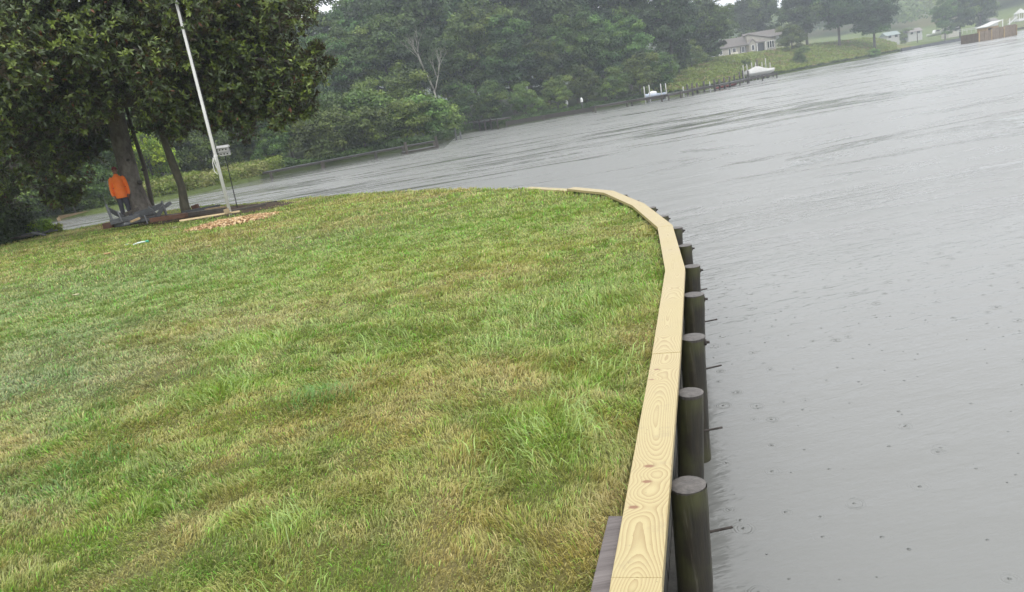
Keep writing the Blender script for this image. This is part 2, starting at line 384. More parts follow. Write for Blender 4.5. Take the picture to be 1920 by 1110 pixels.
# ---------------------------------------------------------------- the point of lawn and its bulkhead
CAPZ = .07
inner = [Vector((-.95, -2.1, 0)), Vector((.175, 2.2, 0)), Vector((.79, 4.29, 0)), Vector((1.37, 6.33, 0)), Vector((1.79, 8.42, 0)), Vector((1.885, 10.38, 0)), Vector((1.79, 12.25, 0)), Vector((1.32, 13.68, 0)), Vector((.61, 15.35, 0)), Vector((-.8, 17.9, 0)), Vector((-2.6, 20.3, 0))]
CW = .172
def offset(poly, d):
    o_ = []
    for i, p in enumerate(poly):
        a = (poly[i]-poly[i-1]).normalized() if i else None; b = (poly[i+1]-poly[i]).normalized() if i < len(poly)-1 else None
        a = a or b; b = b or a; na = Vector((a.y, -a.x, 0)); nb = Vector((b.y, -b.x, 0)); m_ = (na+nb).normalized(); o_.append(p+m_*d/m_.dot(na))
    return o_
outer = offset(inner, CW)
LE = [(-3.9, 21.7), (-6.1, 23.6), (-8.6, 25.6), (-10.5, 28.0), (-12.6, 29.2), (-14.2, 28.3), (-15.5, 27.6), (-18.5, 28.2), (-26, 29), (-34, 27)]
lawn_poly = [Vector((p.x, p.y)) for p in offset(inner, .03)]+[Vector(p) for p in LE]+[Vector((-34, -2.1))]
def pip(x, y, poly):
    ins = np.zeros(x.shape, bool); j = len(poly)-1
    for i in range(len(poly)):
        xi, yi = poly[i][0], poly[i][1]; xj, yj = poly[j][0], poly[j][1]
        ins ^= ((yi > y) != (yj > y)) & (x < (xj-xi)*(y-yi)/((yj-yi) or 1e-9)+xi); j = i
    return ins
def seg_d(x, y, pts):
    d = np.full(x.shape, 1e9)
    for a, b in zip(pts[:-1], pts[1:]):
        dx, dy = b[0]-a[0], b[1]-a[1]; k = np.clip(((x-a[0])*dx+(y-a[1])*dy)/(dx*dx+dy*dy), 0, 1)
        d = np.minimum(d, np.hypot(x-a[0]-k*dx, y-a[1]-k*dy))
    return d
def gz(x, y): return (fbm(x*.9, y*.9, 21, 3)-.5)*.05
# patches of the lawn, each (centre px, centre py, radius along x m, along y m, palette)
PAL = dict(green=(.195, .262, .072), bright=(.25, .33, .080), blue=(.21, .26, .145), ochre=(.31, .265, .10), tan=(.50, .39, .22), dark=(.09, .14, .05), straw=(.58, .50, .25))
PAT = [(525, 590, .9, .7, 'tan', .7), (890, 520, .9, .25, 'tan', .75), (190, 540, 5, 3.5, 'blue', .7), (300, 500, 3, 2, 'green', .6), (60, 620, 2.2, 2, 'green', .6), (100, 700, 2.0, 1.6, 'blue', .75), (200, 620, 1.6, 1.0, 'blue', .6), (60, 900, .5, .4, 'blue', .5),
       (480, 640, .45, .35, 'bright', .9), (420, 725, .45, .3, 'bright', .85), (600, 745, .3, .16, 'dark', .5), (1050, 800, .45, .4, 'bright', .75), (540, 990, .16, .12, 'bright', .9),
       (750, 470, 3.5, 3, 'bright', .55), (900, 420, 4, 3, 'green', .6), (1150, 520, .7, 1.6, 'green', .7), (1000, 570, 1.2, 1.2, 'green', .6), (720, 620, .8, .6, 'green', .5),
       (800, 720, .9, .5, 'ochre', .7), (300, 820, .8, .4, 'ochre', .6), (700, 900, .6, .3, 'ochre', .7), (900, 980, .5, .25, 'ochre', .6), (330, 620, .8, .8, 'ochre', .6), (480, 430, 2.2, 1.6, 'ochre', .5), (640, 380, 3, 1, 'ochre', .45), (1180, 900, .16, .5, 'tan', .45), (1130, 1000, .1, .35, 'tan', .5),
       (1190, 640, .16, .5, 'tan', .4), (550, 380, 1.0, .6, 'tan', .7), (170, 430, 1.8, .7, 'straw', .9), (420, 410, 2.0, .9, 'dark', .4), (240, 960, .4, .2, 'green', .7), (180, 1000, .35, .2, 'bright', .5), (150, 880, .35, .2, 'green', .6), (560, 900, .4, .25, 'green', .6), (950, 880, .5, .2, 'green', .5)]
PC = [(G(a, b), rx, ry, PAL[k], s) for a, b, rx, ry, k, s in PAT]
def gcol(x, y):
    n = (fbm(x*.8+2, y*.8, 41, 4)*.6+fbm(x*3.1, y*3.1, 43, 3)*.4)[:, None]; m = fbm(x*2.3, y*2.3, 51, 3)[:, None]; q = fbm(x*.22, y*.22, 61, 2)[:, None]
    A = np.array(PAL['green']); B = np.array(PAL['ochre']); D_ = np.array(PAL['bright']); T2 = np.array(PAL['tan'])
    k = np.clip((n-.45)*6, 0, 1)*.9; c = A*(1-k)+B*k
    k = np.clip((q-.48)*4, 0, 1)*.6*np.clip((y[:, None]-3)/6, 0, 1); c = c*(1-k)+D_*k
    k = np.clip((m-.55)*5, 0, 1)*.6; c = c*(1-k)+T2*k; h5 = fbm(x*5.3, y*5.3, 57, 2)[:, None]; c = c*(.66+.68*h5); h6 = np.clip((fbm(x*11, y*11, 58, 2)[:, None]-.5)*5, -1, 1)*.3; c = np.where(h6 > 0, c*(1-h6)+B*1.15*h6, c*(1+h6)-A*.95*h6)
    wx = x+.25*(fbm(x*2, y*2, 71)-.5)*2; wy = y+.25*(fbm(x*2, y*2, 81)-.5)*2
    for p, rx, ry, cc, s in PC:
        k = np.exp(-(((wx-p.x)/rx)**2+((wy-p.y)/ry)**2)*1.2)[:, None]*s; c = c*(1-k)+np.array(cc)*k
    return c
gx, gy = np.meshgrid(np.arange(-33.9, 2.4, .22), np.arange(-2, 29.4, .22)); gx = gx.ravel()+rng.uniform(-.05, .05, gx.size); gy = gy.ravel()+rng.uniform(-.05, .05, gy.size)
ins = pip(gx, gy, lawn_poly) & (seg_d(gx, gy, lawn_poly+[lawn_poly[0]]) > .06)
pts2 = list(lawn_poly)+[Vector((a, b)) for a, b in zip(gx[ins], gy[ins])]
nb_ = len(lawn_poly)
ov, oe, of, *_r = delaunay_2d_cdt(pts2, [(i, (i+1) % nb_) for i in range(nb_)], [], 1, 1e-5)
vx = np.array([v.x for v in ov]); vy = np.array([v.y for v in ov]); f3 = np.array([f for f in of])
a0, a1, a2 = [np.stack([vx[f3[:, i]], vy[f3[:, i]]], 1) for i in range(3)]
cr_ = (a1[:, 0]-a0[:, 0])*(a2[:, 1]-a0[:, 1])-(a1[:, 1]-a0[:, 1])*(a2[:, 0]-a0[:, 0]); f3[cr_ < 0] = f3[cr_ < 0][:, ::-1]
vz = gz(vx, vy)-.012
# skirt: the bank below the lawn's edge
base = len(vx); bx = np.array([p.x for p in lawn_poly]); by = np.array([p.y for p in lawn_poly]); bz = gz(bx, by)-.012
cx_, cy_ = bx.mean(), by.mean()
V = np.concatenate([np.stack([vx, vy, vz], 1), np.stack([bx, by, bz], 1), np.stack([bx+np.where(by > 21, .25, 0), by+np.where(by > 21, .9, 0), bz*0+WZ-.4], 1)])
sk = []
for i in range(nb_):
    j = (i+1) % nb_; a, b, c, d = base+i, base+j, base+nb_+j, base+nb_+i; sk += [(a, c, b), (a, d, c)]
cl = gcol(V[:, 0], V[:, 1])*.6
ed = seg_d(V[:, 0], V[:, 1], [(p.x, p.y) for p in inner]); soil = (np.clip(1-ed/.06, 0, 1)*.8)[:, None]; cl = cl*(1-soil)+np.array([.06, .042, .028])*soil
cl[base+nb_:] = (.05, .045, .03)
t = NT('lawn_ground'); va = t.n('ShaderNodeVertexColor'); va.layer_name = 'Col'; nn = t.noise(t.wpos(), 60, 5, .7); t.bump(nn, .8, .02)
t.done(t.mix(t.mr(nn, .35, .7, 0, .8), va.outputs[0], (.06, .052, .025)), .95, .1)
tag(np_mesh('lawn', V, np.concatenate([f3, np.array(sk)]), t.m, cl), kind='structure')

# grass: every blade a small bent strip, one countless object
def blades(xy, h, wd, lean, col, tipmul=1.25):
    n = len(xy); th = rng.uniform(0, 2*np.pi, n); ph = fbm(xy[:, 0]*2.2, xy[:, 1]*2.2, 15, 3)*14+rng.normal(0, .9, n)
    z = gz(xy[:, 0], xy[:, 1])-.012; b = np.stack([xy[:, 0], xy[:, 1], z], 1)
    sd = np.stack([np.cos(th), np.sin(th), 0*th], 1)*wd[:, None]*.5
    ld = np.stack([np.cos(ph), np.sin(ph), 0*th], 1)
    ln = lean[:, None]; hh = h[:, None]
    mid = b+ld*hh*ln*.35+np.array([0, 0, 1])*hh*.62*np.sqrt(np.clip(1-(.35*ln)**2, .1, 1))
    tip = b+ld*hh*ln*1.0+np.array([0, 0, 1])*hh*np.sqrt(np.clip(1-(ln*.92)**2, .05, 1))
    v = np.stack([b-sd, b+sd, mid-sd*.8, mid+sd*.8, tip], 1).reshape(-1, 3)
    o_ = (np.arange(n)*5)[:, None, None]; f = (np.array([[0, 1, 3], [0, 3, 2], [2, 3, 4]])[None]+o_).reshape(-1, 3)
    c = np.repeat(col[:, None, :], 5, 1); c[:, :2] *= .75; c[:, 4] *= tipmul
    return v, f, c.reshape(-1, 3)
def sample(n, y0, y1, pw):
    u = rng.random(n); yy_ = (y0**pw+u*(y1**pw-y0**pw))**(1/pw)
    xl = -yy_*.95-.6; xr = yy_*.34+.3; xx_ = xl+rng.random(n)*(xr-xl)
    k = pip(xx_, yy_, lawn_poly); return np.stack([xx_[k], yy_[k]], 1)
NB = 1.0
pt = np.concatenate([sample(int(210000*NB), 1.9, 5.5, .9), sample(int(250000*NB), 5.5, 12, .8), sample(int(200000*NB), 12, 29, 1.0)])
dd = np.hypot(pt[:, 0], pt[:, 1])
c = gcol(pt[:, 0], pt[:, 1]); r_ = rng.random(len(pt))[:, None]
c = c*rng.uniform(.7, 1.3, (len(pt), 1)); st = np.array(PAL['straw'])
k = (r_ < .10); c = np.where(k, c*.35+st*.65*rng.uniform(.6, 1.1, (len(pt), 1)), c); k = (r_ > .93); c = np.where(k, c*np.array([.75, 1.25, .8])*1.25, c)
clump = fbm(pt[:, 0]*4, pt[:, 1]*4, 91, 3); tall = np.clip((clump-.45)*4, 0, 1)+.8*np.clip((fbm(pt[:, 0]*9, pt[:, 1]*9, 92, 2)-.55)*5, 0, 1)
for q in ((480, 640, .5), (420, 725, .5), (600, 745, .35), (1050, 800, .5), (540, 990, .2), (1160, 540, .9), (1000, 570, .9), (150, 880, .4)):
    p = G(q[0], q[1]); tall = np.maximum(tall, 1.7*np.exp(-((pt[:, 0]-p.x)**2+(pt[:, 1]-p.y)**2)/q[2]**2*2))
ed = seg_d(pt[:, 0], pt[:, 1], [(p.x, p.y) for p in inner]); tall = np.maximum(tall, 1.0*np.exp(-(ed/.18)**2))
ht = (.020+.024*tall)*rng.uniform(.6, 1.4, len(pt)); wdt = np.clip(.0012*dd, .0032, .018)*rng.uniform(.7, 1.3, len(pt))
ht *= np.clip(dd/9, 1, 1.5)
# thin out by the bare strip next to the board
pr = fbm(pt[:, 0]*6, pt[:, 1]*6, 95, 2); keep = (ed > .025) | (pr > .45)
mp_ = np.hypot((pt[:, 0]-G(436, 417).x)/1.05, (pt[:, 1]-G(436, 417).y)/.95); keep &= mp_ > .95
pt, c, ht, wdt = pt[keep], c[keep], ht[keep], wdt[keep]
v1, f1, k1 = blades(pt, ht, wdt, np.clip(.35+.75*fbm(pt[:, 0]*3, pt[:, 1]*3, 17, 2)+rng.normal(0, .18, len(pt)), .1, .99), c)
# coarse light-green tufts
tv = []; 
TU = [(480, 640, .42, 320), (420, 725, .42, 320), (330, 745, .3, 140), (1050, 800, .4, 320), (540, 985, .10, 45), (1000, 590, .7, 260), (1150, 560, .5, 240), (720, 650, .4, 120), (600, 745, .22, 260), (170, 870, .3, 160), (1120, 690, .4, 180), (560, 1080, .2, 60), (960, 860, .35, 120), (740, 620, .3, 90), (930, 650, .4, 120)]
tp = []; tcn = []
for a, b, r_0, n in TU:
    p = G(a, b); q = rng.normal(0, .5, (n, 2))*r_0+np.array([p.x, p.y]); tp.append(q)
    cc = np.array(PAL['green'])*np.array([.75, .95, 1.1]) if a in (600, 170) else np.array([.27, .355, .125]); tcn.append(np.tile(cc, (n, 1)))
tp = np.concatenate(tp); tcn = np.concatenate(tcn); k = pip(tp[:, 0], tp[:, 1], lawn_poly); tp = tp[k]; tcn = tcn[k]*rng.uniform(.7, 1.35, (k.sum(), 1))
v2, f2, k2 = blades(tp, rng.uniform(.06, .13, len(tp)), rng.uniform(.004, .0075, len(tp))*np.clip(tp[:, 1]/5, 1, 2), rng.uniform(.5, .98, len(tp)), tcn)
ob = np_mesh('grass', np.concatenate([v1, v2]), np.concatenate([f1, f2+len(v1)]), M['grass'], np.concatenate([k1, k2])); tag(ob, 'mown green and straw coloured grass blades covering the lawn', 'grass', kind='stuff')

# bulkhead: cap boards, sheathing, wale
BH = thing('bulkhead', (0, 0, 0), 'curved timber bulkhead with new pale pine cap boards edging the lawn', 'bulkhead')
def knots_local():
    a, b = inner[1], inner[2]; d = (b-a).normalized(); nrm = Vector((d.y, -d.x, 0)); o_ = []
    for px, py, r in ((1217, 873, .024), (1213, 902, .022), (1188, 950, .022)):
        p = G(px, py, CAPZ)-a; o_.append((p.dot(d), p.dot(nrm)-CW/2, r))
    for px, py, r in ((1232, 692, .02), (1222, 711, .015)):
        p = G(px, py, CAPZ)-a; o_.append((p.dot(d), p.dot(nrm)-CW/2, r))
    return o_
KNOTS = knots_local()+[(10.9, .02, .016), (13.1, -.03, .014)]
M['pine'] = pine()
ulen = {}
for i in range(len(inner)-1):
    a, b, c_, d_ = inner[i].copy(), inner[i+1].copy(), outer[i+1].copy(), outer[i].copy()
    L = (b-a).length; dr = (b-a).normalized(); nr = Vector((dr.y, -dr.x, 0)); g = .0018
    a += dr*g; d_ += dr*g; b -= dr*g; c_ -= dr*g
    zt = CAPZ-(i % 2)*.002-(.10 if i >= 8 else .035 if i == 7 else 0); zb = zt-.042
    me = bpy.data.meshes.new('cap_board'); vs = [(p.x, p.y, z) for z in (zb, zt) for p in (a, b, c_, d_)]
    me.from_pydata(vs, [], [(3, 2, 1, 0), (4, 5, 6, 7), (0, 1, 5, 4), (1, 2, 6, 5), (2, 3, 7, 6), (3, 0, 4, 7)])
    uvl = me.uv_layers.new(name='UVMap')
    for lp in me.loops:
        p = Vector(vs[lp.vertex_index])-inner[i]; uvl.data[lp.index].uv = (p.dot(dr)+(0 if i == 1 else 7.3*i), p.dot(nr)-CW/2+(p.z-zt)*.8)
    me.materials.append(M['pine']); bm = bmesh.new(); bm.from_mesh(me); bmesh.ops.recalc_face_normals(bm, faces=bm.faces); bm.to_mesh(me); bm.free()
    o_ = bpy.data.objects.new('cap_board', me); C.objects.link(o_); o_.parent = BH
    bv = o_.modifiers.new('Bevel', 'BEVEL'); bv.width = .003; bv.segments = 2
ci = offset(inner, .05); co = offset(inner, .085); wo = offset(inner, .088); wi = offset(inner, .14)
mb = MB()
for i in range(len(ci)-1):
    L = (ci[i+1]-ci[i]).length; n = max(1, int(L/.2)); 
    for k in range(n):
        p = ci[i].lerp(ci[i+1], (k+.04)/n); q = ci[i].lerp(ci[i+1], (k+.96)/n); p2 = co[i].lerp(co[i+1], (k+.96)/n); q2 = co[i].lerp(co[i+1], (k+.04)/n)
        mb.prism([(p.x, p.y, WZ-.5), (q.x, q.y, WZ-.5), (p2.x, p2.y, WZ-.5), (q2.x, q2.y, WZ-.5)], (0, 0, CAPZ-.044-WZ+.5-(.10 if i >= 8 else .035 if i == 7 else 0)))
M['sheath'] = wood('wet_sheathing_boards', (.035, .034, .030), (.09, .086, .075), .6, (8, 8, 1), 2)
mb.build('sheathing', M['sheath'], BH)
mb = MB()
for z in (-.08, -.62):
    for i in range(len(ci)-1):
        p, q, p2, q2 = wo[i], wo[i+1], wi[i+1], wi[i]
        mb.prism([(p.x, p.y, z-.09), (q.x, q.y, z-.09), (p2.x, p2.y, z-.09), (q2.x, q2.y, z-.09)], (0, 0, .14))
mb.build('wale', M['sheath'], BH)
for i in range(1, 6):
    for k in range(6):
        p = wi[i].lerp(wi[i+1], (k+.5)/6)+Vector((0, 0, -.06)); d = (wi[i+1]-wi[i]).normalized(); MB().lathe(p, [(.011, 0), (.011, .012), (.004, .016)], 6, Vector((d.y, -d.x, 0))).build('bolt_head', M['steel'], BH)

# pilings
t = NT('wet_piling'); pp = t.scale(t.pos(), (9, 9, 1.1)); f = t.noise(pp, 1.6, 6, .65)
c_ = t.mix(t.mr(f, .3, .72), (.010, .009, .007), (.050, .042, .027)); al = t.noise(t.pos(), 4, 3); c_ = t.mix(t.mr(al, .45, .68, 0, .85), c_, (.062, .066, .024)); s2 = t.noise(t.scale(t.pos(), (30, 30, 1.5)), 1, 5, .7); c_ = t.mix(t.mr(s2, .58, .66, 0, .6), c_, (.14, .13, .10))
t.bump(f, .7, .01); M['piling'] = t.done(c_, .42, .5)
t = NT('sawn_piling_top'); p = t.pos(); f = t.noise(p, 22, 5, .7); vo = t.noise(t.scale(p, (3, 30, 1)), 2, 4)
c_ = t.mix(t.mr(f, .3, .7), (.035, .031, .028), (.12, .108, .098)); c_ = t.mix(t.mr(vo, .56, .68, 0, .8), c_, (.05, .045, .04)); t.bump(f, .6, .01); M['pilecut'] = t.done(c_, .5, .4)
PIL = [(1285, 909, .155), (1289, 736, .145), (1297, 632, .16), (1300, 552, .165), (1297, 499, .148), (1284, 460, .14), (1269, 427, .138), (1243, 405, .14), (1221, 389, .136), (1191, 377, .13), (1169, 366, .13)]
ordn = ['nearest', 'second nearest', 'third nearest', 'fourth nearest', 'fifth nearest', 'sixth nearest', 'seventh nearest', 'eighth nearest', 'ninth nearest', 'tenth nearest', 'farthest visible']
extra = ['pale weathered top seen from above', 'slightly slimmer with a cracked brown top', 'standing tight against the cap board', 'with a long rod low on its side', 'with a short rod near its top', 'with a bolt beside its top', 'beside the sharp bend of the boards', 'half hidden by the cap board', 'only its top showing over the board', 'small dark top over the board', 'small dark top at the end of the row']
oc = offset(inner, CW)
for i, (px, py, dia) in enumerate(PIL):
    top = G(px, py, -.005); 
    # outward direction of the wall here
    best = min(range(len(oc)-1), key=lambda k: (Vector((top.x, top.y, 0))-(oc[k]+oc[k+1])/2).length); d = (oc[best+1]-oc[best]).normalized(); nrm = Vector((d.y, -d.x, 0))
    rel = Vector((top.x, top.y, 0))-oc[best]; off = rel.dot(nrm)
    need = dia/2-.016
    if off < need: top += nrm*(need-off)
    R = dia/2; root = thing('piling', (top.x, top.y, 0), f'{ordn[i]} dark wet round timber piling, {extra[i]}', 'piling', 'pilings along the outside of the bulkhead')
    mb = MB(); pts = []; rad = []; n = 20
    ph = rnd.uniform(0, 6); 
    for k in range(15):
        z = -.006-1.6*k/14; pts.append(Vector((0, 0, z))-nrm*(.055*(-z))+Vector((math.sin(z*2+ph)*.004, math.cos(z*2.3+ph)*.004, 0))); rad.append(R*(1+.05*(k/14)+rnd.uniform(-.012, .012)))
    mb.tube(pts, rad, n, cap=False, jit=.018); mb.build('shaft', M['piling'], root, smooth=True)
    mb = MB(); mb.lathe((0, 0, -.003), [(R*.96, -.02), (R*1.0, -.001), (R*.5, .0015), (.01, .002)], 26); mb.build('sawn_top', M['pilecut'], root); root.rotation_euler = (rnd.uniform(-.035, .035), rnd.uniform(-.03, .03), rnd.uniform(-.6, .6)*0)
    if i < 5:
        z = -.25; bpos = Vector((0, 0, z))-nrm*.055*.25; L = .105 if i < 4 else .07
        e_ = (nrm+Vector((0, .25, .06))).normalized(); mb = MB(); mb.tube([bpos+e_*R*.7, bpos+e_*(R+L)], .0062, 8); mb.build('tie_rod', M['steel'], root)
    if i >= 2:
        mb = MB(); bpos = Vector((0, 0, -.05)); mb.lathe(bpos+nrm*(R-.01), [(.022, 0), (.022, .014), (.010, .016), (.010, .035)], 8, nrm); mb.build('bolt', M['steel'], root)
# piece of old board at the near edge
a = G(1131, 1112, .012); b = G(1160, 978, .012); mb = MB(); dr = (b-a).normalized()
mb.beam(a-dr*.3+Vector((.0, 0, .012)), b+Vector((.0, 0, .012)), .075, .03)
tag(mb.build('loose_board', wood('purple_grey_board', (.06, .05, .048), (.13, .115, .11), .6), o=a, bevel=.004), 'weathered purplish grey board lying in the grass beside the nearest cap board', 'board')

# ---------------------------------------------------------------- foliage builder
def leafset(cen, nrm, L, Wd, col, fold=.25):
    """diamond leaves; nrm = leaf normals"""
    n = len(cen); r = rng.normal(0, 1, (n, 3)); ax = np.cross(nrm, r); ax /= np.linalg.norm(ax, axis=1, keepdims=True)+1e-9
    sd = np.cross(nrm, ax); L = np.broadcast_to(L, (n,))[:, None]; Wd = np.broadcast_to(Wd, (n,))[:, None]
    v = np.stack([cen-ax*L*.5, cen+sd*Wd*.5+nrm*Wd*fold, cen+ax*L*.5, cen-sd*Wd*.5+nrm*Wd*fold], 1).reshape(-1, 3)
    o_ = (np.arange(n)*4)[:, None, None]; f = (np.array([[0, 1, 2], [0, 2, 3]])[None]+o_).reshape(-1, 3)
    return v, f, np.repeat(col, 4, 0)
def unit(n):
    v = rng.normal(0, 1, (n, 3)); return v/np.linalg.norm(v, axis=1, keepdims=True)
def crown_arrays(H, R, base, nclump, nleaf, leaf, pal, shape=1.0, csize=.3):
    """crown from z=base to H; clumps near the surface of an uneven ovoid"""
    vs, fs, cs = [], [], []; n0 = 0
    hh = (H-base)/2; cz = base+hh; lob = unit(7); la = rng.uniform(.1, .38, 7)
    dirs = unit(nclump); 
    for i in range(nclump):
        d = dirs[i]; k = .72+sum(la[j]*max(0, d@lob[j])**3 for j in range(7)); 
        inn = rng.uniform(.55, 1) if i % 4 else rng.uniform(.2, .6)
        taper = 1-.25*shape*max(0, d[2])
        c0 = np.array([d[0]*R*k*taper, d[1]*R*k*taper, cz+d[2]*hh*min(k, 1.05)])*np.array([inn, inn, 1])
        c0[2] = cz+(c0[2]-cz)*inn
        rc = R*csize*rng.uniform(.6, 1.25); m = int(nleaf*rng.uniform(.7, 1.3)*(rc/(R*csize))**1.5)
        u = unit(m); u[:, 2] = np.where(u[:, 2] < -.3, -u[:, 2]*.5, u[:, 2]); rr = rc*rng.uniform(.45, 1.08, m)[:, None]
        cen = c0+u*rr*np.array([1, 1, .85]); nr = u*.8+unit(m)*.75+np.array([0, 0, .35]); nr /= np.linalg.norm(nr, axis=1, keepdims=True)
        pc = np.array(pal[rng.integers(len(pal))])*rng.uniform(.6, 1.5)
        col = pc*rng.uniform(.7, 1.35, (m, 1))
        v, f, c_ = leafset(cen, nr, leaf*rng.uniform(.7, 1.4, m), leaf*.6*rng.uniform(.7, 1.3, m), col)
        vs.append(v); fs.append(f+n0); cs.append(c_); n0 += len(v)
    return np.concatenate(vs), np.concatenate(fs), np.concatenate(cs)
def trunk_mb(H, R, base, r0_, nb=7, lean=.3):
    mb = MB(); x = rnd.uniform(-lean, lean); y = rnd.uniform(-lean, lean)
    spine = [Vector((x*k*k, y*k*k, -1.0+(H*.8+1.0)*k)) for k in (0, .15, .35, .6, .8, 1)]
    mb.tube(spine, [r0_*1.3, r0_, r0_*.85, r0_*.6, r0_*.35, r0_*.1], 8, jit=.06)
    for i in range(nb):
        k = rnd.uniform(.35, .8); p = Vector((x*k*k, y*k*k, max(base*.9, -1+(H*.8+1)*k))); a = rnd.uniform(0, 6.28); L = R*rnd.uniform(.5, .85)
        q = p+Vector((math.cos(a)*L, math.sin(a)*L, L*rnd.uniform(.3, .8))); m_ = p.lerp(q, .5)+Vector((0, 0, L*.06))
        mb.tube([p, m_, q], [r0_*.35, r0_*.22, r0_*.07], 6)
    return mb
GP = [(.062, .108, .032), (.076, .125, .036), (.052, .092, .030), (.095, .14, .038)]
DP = [(.034, .062, .023), (.040, .070, .026), (.028, .052, .020)]
LP = [(.10, .16, .045), (.12, .18, .05), (.085, .14, .04)]
YP = [(.26, .34, .05), (.20, .29, .05), (.15, .23, .045)]
PROTO = {}
def proto(key, H, R, base, nc, nl, leaf, pal, cs=.3, shape=1., nb=7):
    v, f, c_ = crown_arrays(H, R, base, nc, nl, leaf, pal, shape, cs); PROTO[key] = dict(v=v, f=f, c=c_, H=H, R=R, base=base, nb=nb)
    me = None; PROTO[key]['used'] = None
for i in range(4): proto(('tall', i), 20, 6.2, 1.5+i*.4, 100, 210, .50, GP if i % 2 else GP+DP, .27)
for i in range(2): proto(('dark', i), 21, 6.0, 2, 100, 210, .50, DP, .27)
for i in range(3): proto(('mid', i), 11, 4.6, .4, 80, 170, .42, GP+LP[:1], .30)
for i in range(3): proto(('low', i), 5.4, 2.9, .1, 50, 150, .30, LP+GP[:2], .33, .5, 4)
proto(('yellow', 0), 5.4, 2.6, .3, 40, 110, .25, YP, .32, .5, 4)
for i in range(3): proto(('oak', i), 19, 8.0, 3.0, 130, 200, .62, DP+GP[:1], .25, .6, 9)
def tree(key, loc, H, label, group=None, rz=None, sr_=1.0, cat='tree', name='tree'):
    P_ = PROTO[key]; s = H/P_['H']; rz = rnd.uniform(0, 6.28) if rz is None else rz
    if P_['used'] is None:
        root = thing(name, loc, label, cat, group, rz); root.scale = (s*sr_, s*sr_, s)
        cr0 = np_mesh('crown', P_['v'], P_['f'], M['leaf'], P_['c'], root)
        trunk_mb(P_['H'], P_['R'], P_['base'], P_['H']*.016+.05, P_['nb']).build('trunk', M['bark'], root, smooth=True)
        P_['used'] = root; return root
    c_ = copy_tree(P_['used'], loc, rz, (s*sr_, s*sr_, s), label, group); c_.name = name; c_['category'] = cat
    if not group and 'group' in c_: del c_['group']
    return c_
ORD = ['first', 'second', 'third', 'fourth', 'fifth', 'sixth', 'seventh', 'eighth', 'ninth', 'tenth', 'eleventh', 'twelfth', 'thirteenth', 'fourteenth', 'fifteenth', 'sixteenth', 'seventeenth', 'eighteenth', 'nineteenth', 'twentieth', 'twenty-first', 'twenty-second', 'twenty-third', 'twenty-fourth', 'twenty-fifth']
def row(pxs, ts_, keys, Hs, text, group, sr_=1.0, cat='tree', name='tree'):
    for i, px in enumerate(pxs):
        t_ = ts_[i] if hasattr(ts_, '__len__') else ts_
        H = Hs[i] if hasattr(Hs, '__len__') else Hs
        tree(keys[i % len(keys)], at_shore(px, t_+rnd.uniform(-2, 2)), H*rnd.uniform(.93, 1.07), f'{ORD[i]} from the left {text}', group, sr_=sr_, cat=cat, name=name)
T = [('tall', i) for i in range(4)]; DK = [('dark', 0), ('dark', 1)]; MD = [('mid', i) for i in range(3)]; LW = [('low', i) for i in range(3)]; OK_ = [('oak', i) for i in range(3)]
# back row of the wood across the water
row([470, 530, 590, 655, 715, 770, 825], [62, 60, 64, 66, 62, 60, 58], [T[0], T[1], DK[0], T[2], T[3], T[0], DK[1]], [22, 23, 23, 23, 26, 28, 28], 'of the tall trees behind the shoreline shrubs', 'tall trees behind the shoreline shrubs')
row([880, 940, 1000, 1055, 1110, 1165, 1215, 1265], [38, 36, 40, 36, 38, 40, 34, 30], [DK[0], T[1], DK[1], T[2], DK[0], T[3], DK[1], DK[0]], [26, 27, 28, 27, 27, 26, 25, 23], 'of the tallest dark trees at the back of the wood', 'tallest dark trees at the back of the wood')
row([500, 560, 620, 690, 745, 800, 850], [40, 38, 42, 44, 42, 40, 40], [T[2], T[0], T[1], T[3], T[2], DK[1], T[1]], [15, 16, 17, 18, 19, 15, 22], 'of the middle row of green trees behind the shrubs', 'middle row of trees behind the shrubs')
row([900, 965, 1030, 1085, 1135, 1185], [16, 14, 16, 13, 15, 12], [T[3], T[0], T[2], T[1], T[0], T[3]], [20, 18, 13, 18, 17, 16], 'of the full green trees in the middle of the wood', 'full green trees in the middle of the wood')
row([870, 925, 985, 1045, 1100, 1155, 1200, 1235], [4, 3.5, 4, 3, 4, 3.5, 4, 4], MD, [8.5, 7, 6.5, 6, 7, 6.5, 8, 7], 'of the leafy waterside trees along the low bulkhead', 'leafy waterside trees along the low bulkhead')
row([1285, 1330], [52, 50], [DK[1], OK_[1]], [21, 18], 'of the big dark trees left of the cream house', 'big dark trees left of the cream house')
row([600, 640, 680, 720, 760, 800, 838], [4, 6, 4, 6, 4, 5, 2.5], LW, [5.2, 6.2, 5.0, 6.6, 5.2, 5.6, 4.6], 'of the pale green shrubs above the old pier', 'pale green shrubs above the old pier', 1.1, 'shrub', 'shrub')
row([500, 545, 585, 620, 665, 705, 775], [12, 16, 20, 20, 20, 22, 20], MD, [8, 9, 8, 8, 7, 8, 8], 'of the round trees just behind the shrubs by the pier', 'round trees behind the shrubs by the pier')
row([300, 345, 390, 430, 470, 510], [14, 13, 14, 15, 13, 9], MD, [6.5, 7, 6.5, 6, 5.5, 4.6], 'of the small trees behind the weedy bank', 'small trees behind the weedy bank')
row([-60, 0, 60, 120, 175, 230, 300, 380, 450], [6, 5, 7, 5, 7, 22, 26, 28, 26], [T[0], MD[0], T[2], MD[1], MD[2], T[1], DK[0], T[3], DK[1]], [12, 8, 12, 8, 7, 13, 14, 14, 14], 'of the trees beyond the channel behind the magnolia', 'trees beyond the channel behind the magnolia')
